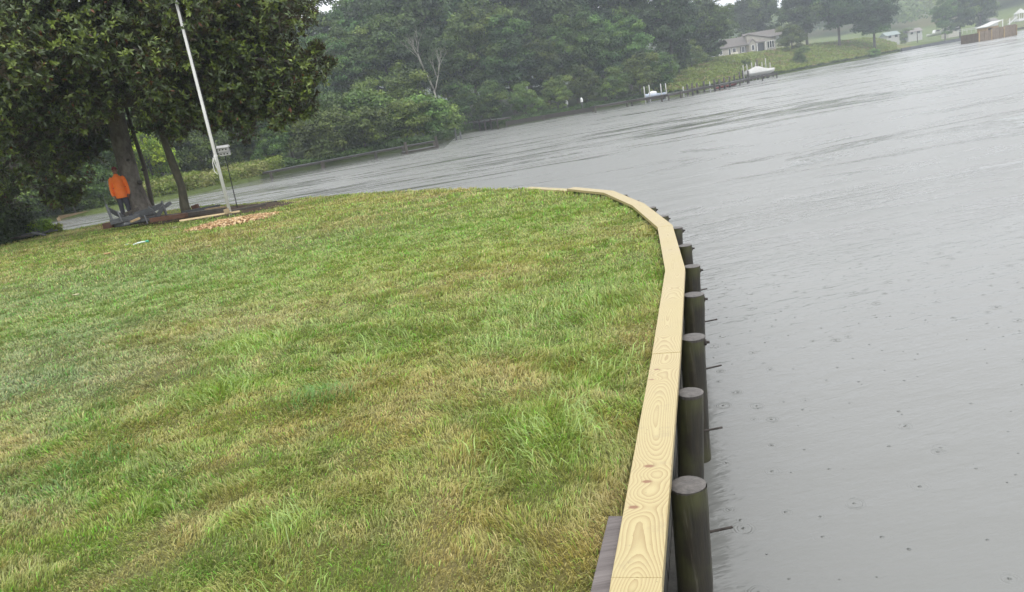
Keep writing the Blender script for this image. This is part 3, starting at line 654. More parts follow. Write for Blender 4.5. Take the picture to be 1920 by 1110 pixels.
row([20, 75, 125, 165], [1.5, 1.5, 1.5, 1.5], LW, [4.0, 3.6, 3.4, 3.2], 'of the low bushes on the far edge of the channel', 'low bushes on the far edge of the channel', 1., 'shrub', 'shrub')
tree(('yellow', 0), at_shore(285, 8), 6.2, 'yellow green shrub glowing between the magnolia trunk and the thinner trunk', cat='shrub', name='shrub', sr_=.8)
tree(('yellow', 0), at_shore(240, 9), 5.0, 'lower yellow green shrub seen just left of the magnolia trunk', cat='shrub', name='shrub', sr_=.8)
# right bank
def tree_at(key, px, Y, H, zb, label, sr_=1., cat='tree', name='tree'):
    d = D(px, hz(px), Y); z = float(terr(np.array(d.x), np.array(d.y))) if zb is None else zb
    return tree(key, Vector((d.x, d.y, z-.2)), H, label, sr_=sr_, cat=cat, name=name)
tree_at(OK_[0], 1420, 262, 24, None, 'large dark tree rising behind the cream house', .9)
tree_at(OK_[1], 1515, 250, 23, None, 'leftmost of the big dark trees right of the cream house', 1.0)
tree_at(OK_[2], 1575, 246, 23, None, 'big dark tree in the middle of the cluster right of the house', 1.0)
tree_at(OK_[0], 1640, 248, 21, None, 'rightmost of the big dark trees right of the cream house', 1.0)
tree_at(MD[0], 1487, 228, 9, None, 'round green tree touching the right end of the cream house', 1.1)
tree_at(LW[0], 1500, 205, 4.6, None, 'low round bush on the meadow slope', 1., 'shrub', 'shrub')
tree_at(LW[1], 1400, 190, 2.2, None, 'small bush on the slope above the boat lift', 1., 'shrub', 'shrub')
tree_at(T[1], 1772, 290, 19, None, 'left and thinner of the tall trees by the grey retaining wall', .75)
tree_at(T[0], 1800, 292, 19, None, 'middle one of the tall trees above the retaining wall', .8)
tree_at(OK_[1], 1838, 296, 22, None, 'right and widest tall tree above the far right retaining wall', .75)
row([1252, 1275, 1300, 1325, 1345], [22, 30, 40, 50, 62], MD, [7, 7.5, 7.5, 6.5, 5.5], 'of the bushy trees under the big dark trees by the house', 'bushy trees under the big dark trees', 1.1)
tree_at(('low', 1), 1697, 330, 7, None, 'round pale green bush near the distant white buildings', .9, 'shrub', 'shrub')
tree_at(LW[2], 1640, 225, 3.6, None, 'dark bush at the right foot of the meadow', 1., 'shrub', 'shrub')
tree_at(LW[0], 1318, 205, 3.4, None, 'bush in front of the parked white car', 1., 'shrub', 'shrub')
# dead tree
dt = thing('dead_tree', at_shore(826, 17), 'pale leafless dead tree standing against the green wood', 'tree')
mb = MB()
def branch(p, d, L, r, n):
    q = p+d*L; m_ = p.lerp(q, .5)+Vector((rnd.uniform(-.1, .1), rnd.uniform(-.1, .1), 0))*L*.3
    mb.tube([p, m_, q], [r, r*.8, r*.55], 6)
    if n:
        for k in range(3 if n > 2 else 2):
            e_ = (d+Vector((rnd.uniform(-.65, .65), rnd.uniform(-.4, .4), rnd.uniform(-.1, .5)))).normalized(); branch(q if k else m_.lerp(q, .6), e_, L*rnd.uniform(.55, .85), r*.55, n-1)
branch(Vector((0, 0, 0)), Vector((-.02, 0, 1)), 5.6, .22, 0); branch(Vector((-.1, 0, 5.4)), Vector((-.3, 0, 1)).normalized(), 3.0, .15, 4); branch(Vector((-.1, 0, 4.9)), Vector((.4, 0, 1)).normalized(), 2.6, .12, 4)
mb.build('trunk', M['dead'], dt, smooth=True)

# far wooded hillside: one countless mass
cs_, ns_, cl_ = [], [], []
na = 900; a = rng.uniform(CA[2], AZ[-1]+.02, na); r = rng.uniform(470, 760, na)
V0, F0, C0 = [], [], []; n0 = 0
for i in range(na):
    x, y = r[i]*math.sin(a[i]), r[i]*math.cos(a[i]); z = float(terr(np.array(x), np.array(y))); R = rng.uniform(6, 9); m = 150
    u = unit(m); u[:, 2] = np.abs(u[:, 2]); cen = np.array([x, y, z+5])+u*R*np.array([1, 1, 1.2])*rng.uniform(.7, 1.05, m)[:, None]; nr = u+unit(m)*.6; nr /= np.linalg.norm(nr, axis=1, keepdims=True)
    col = np.array(GP[rng.integers(4)])*rng.uniform(.7, 1.3)*rng.uniform(.75, 1.25, (m, 1)); v, f, c_ = leafset(cen, nr, 2.2, 1.7, col); V0.append(v); F0.append(f+n0); C0.append(c_); n0 += len(v)
ob = np_mesh('hillside_wood', np.concatenate(V0), np.concatenate(F0), M['leaf'], np.concatenate(C0)); tag(ob, 'distant hillside covered in trees, fading blue in the rain', 'wood', kind='stuff')

# weeds on the far banks
def weeds(name, pxa, pxb, ta, tb, n, hh, leaf, pal, label):
    px = rng.uniform(pxa, pxb, n); tt_ = rng.uniform(ta, tb, n); xs, ys = [], []
    d0 = [D(q, hz(q)+4, 100) for q in (pxa, pxb)]; aa_ = np.interp(px, [pxa, pxb], [math.atan2(q.x, q.y) for q in d0]); rr_ = r0(aa_)+tt_
    x = rr_*np.sin(aa_); y = rr_*np.cos(aa_); z = terr(x, y); cl0 = fbm(x*.35, y*.35, 77, 3)
    m = 9; X = np.repeat(x, m)+rng.normal(0, .25, n*m); Y = np.repeat(y, m)+rng.normal(0, .25, n*m); Z = np.repeat(z, m)+rng.random(n*m)*hh*(.35+1.1*np.repeat(cl0, m))
    nr = unit(n*m)*.8+np.array([0, -.3, .6]); nr /= np.linalg.norm(nr, axis=1, keepdims=True)
    pc = np.array(pal)[np.repeat((cl0*len(pal)*1.7+rng.uniform(-.5, .5, n)).astype(int) % len(pal), m)]*rng.uniform(.7, 1.3, (n*m, 1))
    v, f, c_ = leafset(np.stack([X, Y, Z], 1), nr, leaf*rng.uniform(.6, 1.4, n*m), leaf*.4, pc)
    tag(np_mesh(name, v, f, M['leaf'], c_), label, 'weeds', kind='stuff')
weeds('bank_weeds', 235, 520, .1, 12, 3200, 1.2, .3, [(.18, .26, .06), (.22, .30, .08), (.15, .22, .05), (.28, .31, .12)], 'tall pale green weeds on the bank behind the channel')
weeds('shore_weeds', -60, 240, .1, 5, 1200, .8, .28, [(.07, .11, .03), (.09, .14, .04)], 'low weeds on the dark left bank')
weeds('wood_edge_weeds', 520, 1250, .1, 3.5, 3500, .9, .33, [(.06, .10, .03), (.08, .13, .035), (.045, .075, .025)], 'green undergrowth at the foot of the wood')
weeds('meadow_grass', 1225, 1680, .1, 70, 9000, .8, .5, [(.13, .20, .05), (.15, .23, .055), (.17, .23, .065), (.22, .21, .09), (.11, .18, .045), (.14, .22, .05)], 'rough green and tan meadow grass on the slope below the house')

weeds('waterline_weeds', 1225, 1690, -.2, 1.6, 2600, .55, .3, [(.035, .05, .02), (.05, .075, .026), (.03, .04, .018)], 'dark overhanging weeds along the waterline below the meadow')
# ---------------------------------------------------------------- magnolia
LB = [(560, 140, 24, .85), (590, 120, 24, .55), (550, 178, 24.2, .75), (505, 180, 24.2, .9), (455, 190, 24.5, .8), (415, 180, 24.2, 1.1), (480, 110, 24.3, 1.6), (440, 40, 24.5, 1.9), (385, 110, 24.0, 1.7), (320, 192, 23.2, .85), (375, 205, 24.0, .65), (292, 190, 22.6, .65),
      (330, 60, 23.8, 2.0), (260, 95, 21.8, 1.2), (230, 20, 23, 2.1), (140, 40, 22.5, 2.4), (60, 60, 22, 2.4), (120, 115, 22.8, 1.3), (40, 150, 22.4, 1.7), (80, 200, 23.5, 1.35), (20, 235, 23.5, 1.5), (140, 190, 27.2, 1.3), (115, 250, 26.0, 1.2), (60, 300, 25.4, 1.4), (-40, 120, 22.5, 2.4), (-60, 260, 24, 2.0), (130, 310, 26.2, 1.1), (0, 330, 26.0, 1.3),
      (430, -60, 24, 2.4), (330, -90, 24, 3.0), (200, -100, 24, 3.4), (60, -60, 24, 3.2), (-60, -20, 24, 3), (250, 60, 26.5, 2.6), (380, 60, 27, 2.6), (120, 80, 27, 2.8), (480, 30, 27, 1.8), (300, 160, 26.6, 1.6), (420, 160, 26.8, 1.6), (220, 210, 26.8, 1.2), (500, 60, 25.4, 1.5)]
base = D(262, 392, 25.6); base.z = -.1
mg = thing('magnolia_tree', base, 'big magnolia with dark glossy leaves, rusty undersides and a thick grey trunk', 'tree')
V0, F0, C0 = [], [], []; n0 = 0
def magleaves(c0, R, dens=1.0, squash=.85):
    global n0
    m = int(88*R*R*dens)+34; u = unit(m); rr = R*(.55+.5*rng.random(m)**.6)[:, None]*(1+.18*np.sin(u[:, :1]*7+u[:, 1:2]*5+u[:, 2:]*6)); P_ = np.array(c0)+u*rr*np.array([1, 1, squash])
    ax = u*.9+unit(m)*.5+np.array([0, -.1, .55]); ax /= np.linalg.norm(ax, axis=1, keepdims=True)
    tint = rng.uniform(.6, 1.45, m); ol = rng.random(m)
    k = 10
    for j in range(k):
        r = unit(m); s_ = np.cross(ax, r); s_ /= np.linalg.norm(s_, axis=1, keepdims=True)
        op = rng.uniform(.3, 1.5, (m, 1)); d = ax*np.cos(op)+s_*np.sin(op); nr = ax*np.sin(op)-s_*np.cos(op); sd = np.cross(nr, d)
        L = rng.uniform(.09, .21, (m, 1)); Wd = .012+L*.12; b = P_-ax*rng.uniform(0, .12, (m, 1))
        v = np.stack([b, b+d*L*.5+sd*Wd+nr*.012, b+d*L-nr*L*.12, b+d*L*.5-sd*Wd+nr*.012], 1).reshape(-1, 3)
        o_ = (np.arange(m)*4)[:, None, None]; f = (np.array([[0, 2, 1], [0, 3, 2]])[None]+o_).reshape(-1, 3)
        cc = np.where(ol[:, None] > .6, np.array([.14, .20, .052]), np.array([.065, .10, .036]))*tint[:, None]*rng.uniform(.75, 1.3, (m, 1))
        br = (rng.random(m) < .015)[:, None]; cc = np.where(br, np.array([.17, .085, .035]), cc)
        V0.append(v); F0.append(f+n0); C0.append(np.repeat(cc, 4, 0)); n0 += len(v)
LC = []
for px, py, Y, R in LB:
    p = D(px, py, Y)-base; LC.append((p, R)); magleaves(p, R*.94)
    for j in range(5):                           # ragged side twigs
        d = Vector(unit(1)[0]); magleaves(p+d*R*.95, R*.34, 1.5)
ob = np_mesh('crown', np.concatenate(V0), np.concatenate(F0), M['magnolia'], np.concatenate(C0), mg)
mb = MB(); tp = [D(275, 420, 25.6), D(262, 392, 25.6), D(247, 345, 25.6), D(228, 270, 25.6), D(212, 200, 25.5), D(196, 130, 25.3), D(180, 40, 25)]
tp[0].z = -.5
mb.tube([p-base for p in tp], [.50, .38, .30, .285, .28, .25, .2], 18, jit=.035)
for p, R in LC:
    a_ = Vector(tp[4 if p.z < 5 else 5])-base; a_ = Vector(tp[5])-base if p.z > 3.6 else a_
    m_ = a_.lerp(p, .5)+Vector((rnd.uniform(-.3, .3), rnd.uniform(-.3, .3), rnd.uniform(0, .5))); mb.tube([a_, m_, p], [.13, .085, .03], 7)
mb.build('trunk', M['magbark'], mg, smooth=True)
kn = [(268, 318, .07), (262, 342, .10), (240, 300, .06)]
kmat = wood('dark_knot', (.03, .026, .022), (.07, .06, .05))
for px, py, r_0 in kn:
    p = D(px, py, 25.28)-base; MB().ell(p, (r_0, .06, r_0*.8), 10, 6).build('bark_knot', kmat, mg, smooth=True)
# slim dark leader behind the thick trunk
b2 = D(300, 388, 26.9); b2.z = -.1
s2 = thing('slim_tree', b2, 'slim dark trunk leaning close behind the thick magnolia trunk', 'tree')
mb = MB(); mb.tube([D(x, y, 26.9)-b2 for x, y in ((287, 395), (281, 362), (270, 310), (254, 262), (236, 200), (222, 120))], [.10, .08, .075, .07, .06, .05], 9, jit=.05); mb.build('trunk', M['bark'], s2, smooth=True)
V0, F0, C0 = [], [], []; n0 = 0
magleaves(D(235, 120, 27)-b2, 1.1); np_mesh('crown', np.concatenate(V0), np.concatenate(F0), M['magnolia'], np.concatenate(C0), s2)
b3 = D(348, 392, 25.2); b3.z = -.05
s3 = thing('small_tree', b3, 'smaller crooked tree trunk between the thick trunk and the flagpole', 'tree')
mb = MB(); mb.tube([D(x, y, 25.2)-b3 for x, y in ((351, 402), (346, 385), (341, 350), (326, 312), (312, 275), (304, 245), (300, 200), (296, 140))], [.17, .15, .125, .14, .11, .11, .08, .05], 10, jit=.06)
for a_, q in (((308, 255), (345, 215)), ((304, 240), (275, 205)), ((301, 215), (330, 170))): mb.tube([D(*a_, 25.2)-b3, D(*q, 24.8)-b3], [.06, .03], 6)
mb.build('trunk', wood('mossy_bark', (.045, .042, .028), (.12, .11, .075), .9, (1, 1, .3), 8), s3, smooth=True)
V0, F0, C0 = [], [], []; n0 = 0
for px, py, R in ((335, 215, .8), (290, 215, .7), (310, 160, 1.0)): magleaves(D(px, py, 25)-b3, R)
np_mesh('crown', np.concatenate(V0), np.concatenate(F0), M['magnolia'], np.concatenate(C0), s3)

# near shrubs on the left edge of the lawn
def shrub(px, py, Y, R, n, leaf, pal, label, sq=1.0, k=30):
    p = D(px, py, Y); p.z = -.05; root = thing('shrub', p, label, 'shrub'); vs, fs, cs = [], [], []; q0 = 0
    for i in range(k):
        u = unit(1)[0]; u[2] = abs(u[2]); c0 = u*R*rng.uniform(.4, .9)*np.array([1, 1, sq*1.1]); m = n; w_ = unit(m); rr = R*.34*rng.uniform(.4, 1.1, m)[:, None]
        nr = w_+unit(m)*.7+np.array([0, 0, .3]); nr /= np.linalg.norm(nr, axis=1, keepdims=True)
        v, f, c_ = leafset(c0+w_*rr, nr, leaf*rng.uniform(.7, 1.3, m), leaf*.45, np.array(pal[rng.integers(len(pal))])*rng.uniform(.6, 1.4, (m, 1))); vs.append(v); fs.append(f+q0); cs.append(c_); q0 += len(v)
    np_mesh('foliage', np.concatenate(vs), np.concatenate(fs), M['leaf'], np.concatenate(cs), root)
    mb = MB()
    for i in range(6):
        a_ = i*1.05; mb.tube([(0, 0, 0), (math.cos(a_)*R*.3, math.sin(a_)*R*.3, R*.5*sq), (math.cos(a_)*R*.6, math.sin(a_)*R*.6, R*.9*sq)], [.03, .02, .008], 6)
    mb.build('stem', M['bark'], root)
shrub(5, 440, 26.2, 1.15, 420, .10, DP, 'dark dense shrub at the left edge of the lawn', 1.3, 34)
shrub(-60, 445, 25, 1.5, 420, .11, DP, 'larger dark shrub cut by the left frame edge', 1.6, 34)
shrub(72, 438, 27.0, .62, 150, .10, YP+LP, 'small bright green shrub beside the dark one on the left', 1.0, 22)
shrub(100, 436, 27.3, .45, 120, .10, LP+YP, 'lowest leafy sprig of shrub above the grey sticks', .9, 16)

# ---------------------------------------------------------------- flagpole, bird house, mulch
FB = G(433, 405)
fp = thing('flagpole', FB, 'tall white flagpole standing in a ring of wood chips', 'flagpole')
H_ = 8.6; MB().tube([(0, 0, -.2), (0, 0, 3), (0, 0, 6), (0, 0, H_)], [.047, .043, .036, .027], 16).build('pole', M['white'], fp, smooth=True)
MB().ell((0, 0, H_+.07), (.07, .07, .07), 14, 10).build('finial', simple('gold_ball', (.5, .36, .1), .3, .1, 4, metal=.8), fp, smooth=True)
mb = MB(); mb.tube([(.075, -.02, 1.7), (.07, -.02, 4), (.05, -.01, H_-.1)], .007, 6); mb.build('halyard', M['black'], fp)
mb = MB(); cz = 1.62
mb.tube([(-.06, -.04, cz+.05), (-.11, -.05, cz-.1), (-.12, -.05, cz-.32), (-.06, -.05, cz-.42), (-.0, -.06, cz-.35), (-.04, -.06, cz-.2), (-.06, -.06, cz-.05), (-.02, -.06, cz+.05)], .012, 6); mb.build('rope_loop', M['rope'], fp, smooth=True)
mb = MB(); mb.box((0, -.055, cz), (.03, .03, .03)).box((0, -.075, cz), (.025, .02, .15)); mb.build('cleat', M['white'], fp, bevel=.004)
MB().lathe((0, 0, 1.7), [(.056, -.02), (.056, .02)], 16).build('collar', M['white'], fp)
# bird house
q = G(443, 383, 0); bb = Vector((q.x, q.y-3.2, 0)); bb = D(443, 382, 23.4); bb.z = 0; tp_ = D(422, 292, 23.3)
bh = thing('bird_house', bb, 'two storey white bird house with six round holes on a thin dark pole', 'bird house')
t_ = tp_-bb
MB().tube([(0, 0, -.2), t_*.5+Vector((0, 0, 0)), t_], [.017, .016, .014], 8).build('pole', M['black'], bh)
ax = t_.normalized(); xx_ = Vector((1, 0, 0)); xx_ = (xx_-ax*xx_.dot(ax)).normalized(); xx_ = (xx_+ax*.0).normalized(); RM = Matrix((xx_, ax.cross(xx_), ax)).transposed()
KB = .74
def L_(x, y, z): return t_+RM@Vector((x, y, z))*KB
hw = M['greywhite']
MB().box(L_(.02, 0, .085), (.40*KB, .22*KB, .15*KB), M=RM).build('lower_storey', hw, bh, bevel=.004)
MB().box(L_(0, 0, .262), (.40*KB, .22*KB, .15*KB), M=RM).build('upper_storey', hw, bh, bevel=.004)
MB().box(L_(.01, -.01, .173), (.44*KB, .30*KB, .02), M=RM).build('porch', simple('grey_ledge', (.35, .35, .34), .6), bh)
MB().prism([L_(-.24, -.17, .338), L_(-.24, 0, .43), L_(-.24, .17, .338)], RM@Vector((.48*KB, 0, 0))).build('roof', M['white'], bh)
for z, o_ in ((.085, .02), (.262, 0)):
    for x in (-.13, 0, .13): MB().lathe(L_(x+o_, -.105, z), [(.021, 0), (.021, .012)], 12, RM@Vector((0, -1, 0))).build('entrance_hole', M['hole'], bh)
MB().tube([L_(-.25, 0, .05), L_(-.27, 0, .56)], .012, 6).build('side_rod', simple('grey_rod', (.3, .3, .3), .5), bh)
# wood chips
n = 2600; a = rng.uniform(0, 6.28, n); r = np.sqrt(rng.random(n)); MC = G(436, 417); x = MC.x+.08+np.cos(a)*r*1.08; y = MC.y+np.sin(a)*r*.95; x += rng.normal(0, .06, n); y += rng.normal(0, .06, n)
z = gz(x, y)+.07*(1-r**1.5)+rng.uniform(0, .025, n)
nr = unit(n)*.7+np.array([0, -.2, .9]); nr /= np.linalg.norm(nr, axis=1, keepdims=True)
pc = np.array([(.44, .34, .18), (.36, .26, .13), (.54, .45, .28), (.24, .16, .08)])[rng.integers(0, 4, n)]
v, f, c_ = leafset(np.stack([x, y, z], 1), nr, rng.uniform(.05, .12, n), rng.uniform(.03, .055, n), pc, .05)
tag(np_mesh('wood_chips', v, f, foliage('wood_chip', .7, 0), c_), 'ring of orange tan wood chips round the foot of the flagpole', 'wood chips', kind='stuff')
# dark mulch bed under the debris
t = NT('dark_mulch'); nn = t.noise(t.wpos(), 14, 6, .7); t.bump(nn, 1, .04); t.done(t.mix(nn, (.025, .018, .013), (.11, .075, .05)), .9, .2)
mb = MB(); ring = [G(x, y) for x, y in ((195, 427), (290, 421), (350, 414), (440, 405), (500, 393), (558, 380), (545, 376), (480, 382), (420, 388), (370, 393), (310, 404), (230, 412))]
ring = [Vector((p.x, p.y, 0)) for p in ring]; cc = sum(ring, Vector())/len(ring)
for i in range(len(ring)):
    a_, b_ = ring[i], ring[(i+1) % len(ring)]; mb.add([a_+Vector((0, 0, .0)), b_+Vector((0, 0, .0)), b_.lerp(cc, .4)+Vector((0, 0, .06)), a_.lerp(cc, .4)+Vector((0, 0, .06)), cc+Vector((0, 0, .06))], [(0, 1, 2, 3), (3, 2, 4)])
tag(mb.build('mulch_bed', t.m, smooth=True), kind='structure')

# ---------------------------------------------------------------- debris pile
def bd(name, p1, p2, Y1, Y2, wd, ht, m, label, cat='board', group=None):
    a_, b_ = D(*p1, Y1), D(*p2, Y2)
    for q in (a_, b_):
        q.z = max(q.z, ht*.45)
    mb = MB(); mb.beam(a_, b_, wd, ht); return tag(mb.build(name, M[m], o=(a_+b_)/2, bevel=.006), label, cat, group)
GB = 'grey boards in the debris pile'; GL = 'weathered grey board lying tangled in the pile of old dock timber'
GLS = ['long thick grey board slanting up across the middle of the pile', 'grey board lying low across the left of the pile', 'grey board sloping down right from the propped end board', 'wide flat grey board under the middle of the pile', 'flat grey board at the bottom centre of the pile', 'flat board tucked below the right end of the pile', 'low short grey board at the front of the pile', 'short thick board between the brown timber end and the pile', 'narrow grey board high in the back of the pile', 'flat grey board at the top beside the stub beam']
for gi, (p1, p2, Y1, Y2, wd, ht) in enumerate([((246, 409), (304, 385), 22.8, 23.2, .05, .16), ((207, 417), (263, 405), 22.7, 22.8, .05, .15), ((204, 393), (233, 408), 23.2, 22.9, .05, .14),
                               ((225, 411), (290, 401), 23.4, 23.6, .14, .06), ((240, 418), (282, 411), 22.6, 22.8, .12, .07), ((262, 412), (300, 403), 23.0, 23.3, .12, .05), ((232, 420), (262, 414), 22.4, 22.6, .10, .06),
                               ((214, 424), (246, 418), 22.9, 22.7, .08, .10), ((252, 402), (286, 392), 23.6, 23.8, .05, .12), ((268, 397), (302, 389), 23.9, 24.0, .12, .05)]):
    bd('weathered_board', p1, p2, Y1, Y2, wd, ht, 'oldwood', GLS[gi], group=GB)
bd('weathered_board', (303, 379), (313, 405), 23.0, 22.8, .05, .17, 'oldwood', 'wide grey board standing nearly upright at the right end of the pile')
bd('weathered_board', (308, 385), (294, 407), 22.9, 22.7, .05, .12, 'oldwood', 'grey board slanting down left beside the upright board')
bd('weathered_board', (199, 385), (211, 415), 23.0, 22.8, .05, .13, 'oldwood', 'grey board propped steeply at the left end of the pile')
bd('weathered_board', (220, 396), (229, 416), 22.6, 22.5, .03, .07, 'oldwood', 'short narrow pale board leaning against the left of the pile')
bd('weathered_board', (278, 388), (293, 401), 22.8, 22.6, .03, .07, 'oldwood', 'short thin board resting on top of the middle of the pile')
bd('weathered_board', (271, 404), (277, 420), 22.4, 22.3, .03, .06, 'oldwood', 'short pale board sticking down in front of the pile')
bd('weathered_board', (303, 391), (320, 380), 23.2, 23.4, .12, .10, 'oldwood', 'stub of grey beam pointing right at the top of the pile')
bd('timber', (234, 403), (259, 391), 22.9, 23.2, .12, .10, 'darkwood', 'black square timber raised across the left of the pile', 'timber')
bd('timber', (222, 422), (275, 413), 23.1, 23.2, .14, .12, 'darkwood', 'black timber lying at the bottom of the pile', 'timber')
bd('timber', (195, 424), (212, 421), 22.8, 22.8, .18, .17, 'rustwood', 'brown square timber end at the left foot of the pile', 'timber')
bd('timber', (245, 416), (262, 409), 22.3, 22.5, .08, .06, 'tanwood', 'short tan timber showing inside the pile', 'timber')
bd('timber', (283, 413), (350, 403), 22.4, 22.3, .16, .13, 'rustwood', 'long reddish brown beam lying right of the grey boards', 'timber')
bd('timber', (315, 407), (422, 393), 23.0, 22.7, .14, .12, 'darkwood', 'long dark beam lying behind the pale stick', 'timber')
bd('timber', (345, 399), (411, 387), 23.9, 23.6, .15, .12, 'oldwood', 'long grey green beam on top behind the flagpole', 'timber')
bd('timber', (387, 395), (422, 390), 23.2, 23.0, .14, .12, 'tanwood', 'short tan beam left of the flagpole', 'timber')
bd('timber', (433, 397), (499, 384), 22.2, 22.4, .13, .09, 'darkwood', 'long dark brown beam running right of the flagpole', 'timber')
bd('timber', (440, 392), (520, 379), 23.4, 23.6, .11, .06, 'darkwood', 'low dark beam behind the one right of the flagpole', 'timber')
bd('stick', (337, 414), (449, 396), 21.3, 21.2, .05, .045, 'palewood', 'long thin pale stick lying in front of the beams', 'stick')
bd('stick', (193, 369), (200, 388), 23.0, 23.0, .015, .015, 'oldwood', 'thin twig standing up at the left end of the pile', 'stick')
bd('wood_block', (421, 397), (429, 395), 21.1, 21.1, .10, .13, 'palewood', 'yellow block of new wood beside the flagpole', 'block')
bd('stump', (361, 390), (372, 386), 24.3, 24.3, .16, .15, 'rustwood', 'dark brown stump lying near the smaller trunk', 'stump')
for i, (p1, p2) in enumerate((((52, 443), (108, 431)), ((70, 441), (98, 430)), ((40, 441), (75, 434)), ((60, 436), (86, 441)), ((20, 447), (60, 441)))):
    bd('stick', p1, p2, 26.0-i*.15, 26.0-i*.15, .06, .05, 'oldwood' if i < 4 else 'darkwood', ['longest grey stick at the left edge of the lawn', 'short grey stick crossing the long one on the left', 'leftmost grey stick under the dark shrub', 'thin grey stick slanting down right under the shrub', 'dark stick against the foot of the dark shrub'][i], 'stick')

# litter on the lawn
p = G(265, 456, .03); bt = thing('plastic_bottle', p, 'small clear plastic bottle with green cap lying on the lawn', 'bottle')
MB().tube([(-.17, -.05, 0), (-.08, 0, .015), (.03, .02, .02), (.10, .03, .02)], [.014, .022, .022, .012], 10).build('body', simple('clear_plastic', (.6, .68, .64), .25, .1), bt, smooth=True)
MB().tube([(.10, .03, .02), (.16, .035, .02)], [.03, .028], 10).build('cap', simple('green_plastic', (.05, .32, .2), .4), bt)
for px, py, s, lab, cc in ((202, 477, .075, 'curled tan leaf on the lawn left of the plastic bottle', (.5, .3, .15)), (143, 554, .05, 'small pale leaf on the left part of the lawn', (.55, .5, .32)), (328, 427, .05, 'pale scrap on the grass in front of the debris pile', (.6, .56, .4)), (392, 462, .05, 'small tan leaf on the lawn below the wood chips', (.5, .36, .2)), (560, 446, .04, 'pale fleck of leaf in the middle of the upper lawn', (.55, .5, .35)), (238, 459, .04, 'greenish white scrap beside the plastic bottle', (.5, .62, .5))):
    p = G(px, py, .035); mb = MB(); vs = []
    for i in range(7):
        for j in range(3):
            u = i/6-.5; wv_ = math.sin((i+.001)/6*math.pi)*.42+.02; vs.append(p+Vector((u*2*s, (j-1)*wv_*s*1.2, .35*s*(abs(j-1))+.5*s*u*u)))
    fs = [(i*3+j, i*3+j+1, i*3+j+4, i*3+j+3) for i in range(6) for j in range(2)]; mb.add(vs, fs); o_ = mb.build('fallen_leaf', simple('leaf_litter', cc, .6, .3, 40), o=p, smooth=True); so_ = o_.modifiers.new('Solid', 'SOLIDIFY'); so_.thickness = .003
    tag(o_, lab, 'leaf', 'leaves and scraps lying on the lawn')

# ---------------------------------------------------------------- the person
pf = D(241, 412, 25.2); pf.z = 0
pe = thing('person', pf, 'person in orange long sleeved shirt, dark trousers and dark red cap by the magnolia', 'person')
def remesh(mb, name, m, vs=.012, it=6):
    o_ = mb.build(name, m, pe); r = o_.modifiers.new('Remesh', 'REMESH'); r.mode = 'VOXEL'; r.voxel_size = vs; r.use_smooth_shade = True
    s = o_.modifiers.new('Smooth', 'SMOOTH'); s.iterations = it; s.factor = .5; return o_
skin = simple('brown_skin', (.24, .12, .075), .5, .1); shirt = NT('orange_shirt'); f_ = shirt.noise(shirt.pos(), 9, 4); shirt.bump(f_, .5, .03); shirt = shirt.done(shirt.mix(f_, (.85, .16, .025), (.95, .25, .05)), .75, .2)
trou = simple('charcoal_trousers', (.055, .055, .07), .85, .25, 8, .3); capm = simple('dark_red_cap', (.13, .012, .014), .8, .15); 
# body (x to the photo's right, y away from the camera)
mb = MB()
mb.tube([(.115, -.0, .06), (.11, 0, .28), (.105, -.02, .48), (.09, 0, .75), (.08, .01, .92)], [.045, .055, .058, .08, .095], 12)
mb.tube([(-.115, .02, .06), (-.11, .02, .28), (-.105, 0, .48), (-.09, 0, .75), (-.08, .01, .92)], [.045, .055, .058, .08, .095], 12)
for s_ in (-1, 1): mb.tube([(s_*.12, .05, .035), (s_*.13, -.05, .04), (s_*.14, -.16, .03)], [.04, .043, .028], 10)
mb.ell((0, .01, .98), (.16, .12, .14)); mb.ell((0, .01, 1.15), (.155, .125, .2)); mb.ell((0, .01, 1.34), (.18, .115, .15))
mb.tube([(0, .01, 1.40), (0, .0, 1.50), (.005, -.005, 1.56)], [.075, .058, .058], 12)
mb.ell((.01, -.01, 1.635), (.074, .092, .108)); mb.ell((.016, -.05, 1.585), (.05, .045, .045))
mb.tube([(.028, -.10, 1.645), (.036, -.122, 1.612)], [.011, .017], 8)          # nose, head turned a little right
mb.tube([(.0, -.098, 1.578), (.045, -.094, 1.578)], [.010, .010], 8)
mb.ell((-.068, .0, 1.625), (.014, .022, .03), 8, 6); mb.ell((.086, .01, 1.625), (.014, .022, .03), 8, 6)
for s_ in (-1, 1):
    mb.tube([(s_*.17, .01, 1.42), (s_*.215, .01, 1.30), (s_*.245, .02, 1.12), (s_*.25, -.02, .93), (s_*.225, -.055, .86)], [.055, .05, .042, .033, .027], 10)
    mb.ell((s_*.22, -.06, .82), (.022, .036, .048), 10, 6)
    for j, L in enumerate((.065, .075, .078, .062)):
        y0 = -.088+j*.019; mb.tube([(s_*.22, y0, .79), (s_*.217, y0-.004, .79-L*.5), (s_*.205, y0-.002, .79-L)], [.0095, .009, .0075], 6)
    mb.tube([(s_*.205, -.085, .835), (s_*.19, -.10, .80), (s_*.185, -.098, .77)], [.012, .010, .008], 6)
remesh(mb, 'body', skin, .009, 4)
mb = MB()
for s_ in (-1, 1):
    mb.tube([(s_*.11, .01, .10), (s_*.11, .01, .3), (s_*.105, -.01, .48), (s_*.095, 0, .75), (s_*.085, .01, .93)], [.07, .072, .078, .098, .115], 14)
mb.ell((0, .01, .95), (.185, .135, .13)); remesh(mb, 'trousers', trou, .012)
mb = MB(); mb.ell((0, -.0, 1.06), (.195, .165, .16)); mb.ell((0, -.01, 1.15), (.185, .165, .2)); mb.ell((0, .005, 1.34), (.205, .14, .155)); mb.tube([(0, .0, .80), (0, 0, .92), (0, 0, 1.05)], [.185, .195, .19], 20); mb.tube([(0, .005, 1.42), (0, 0, 1.535)], [.10, .07], 14)
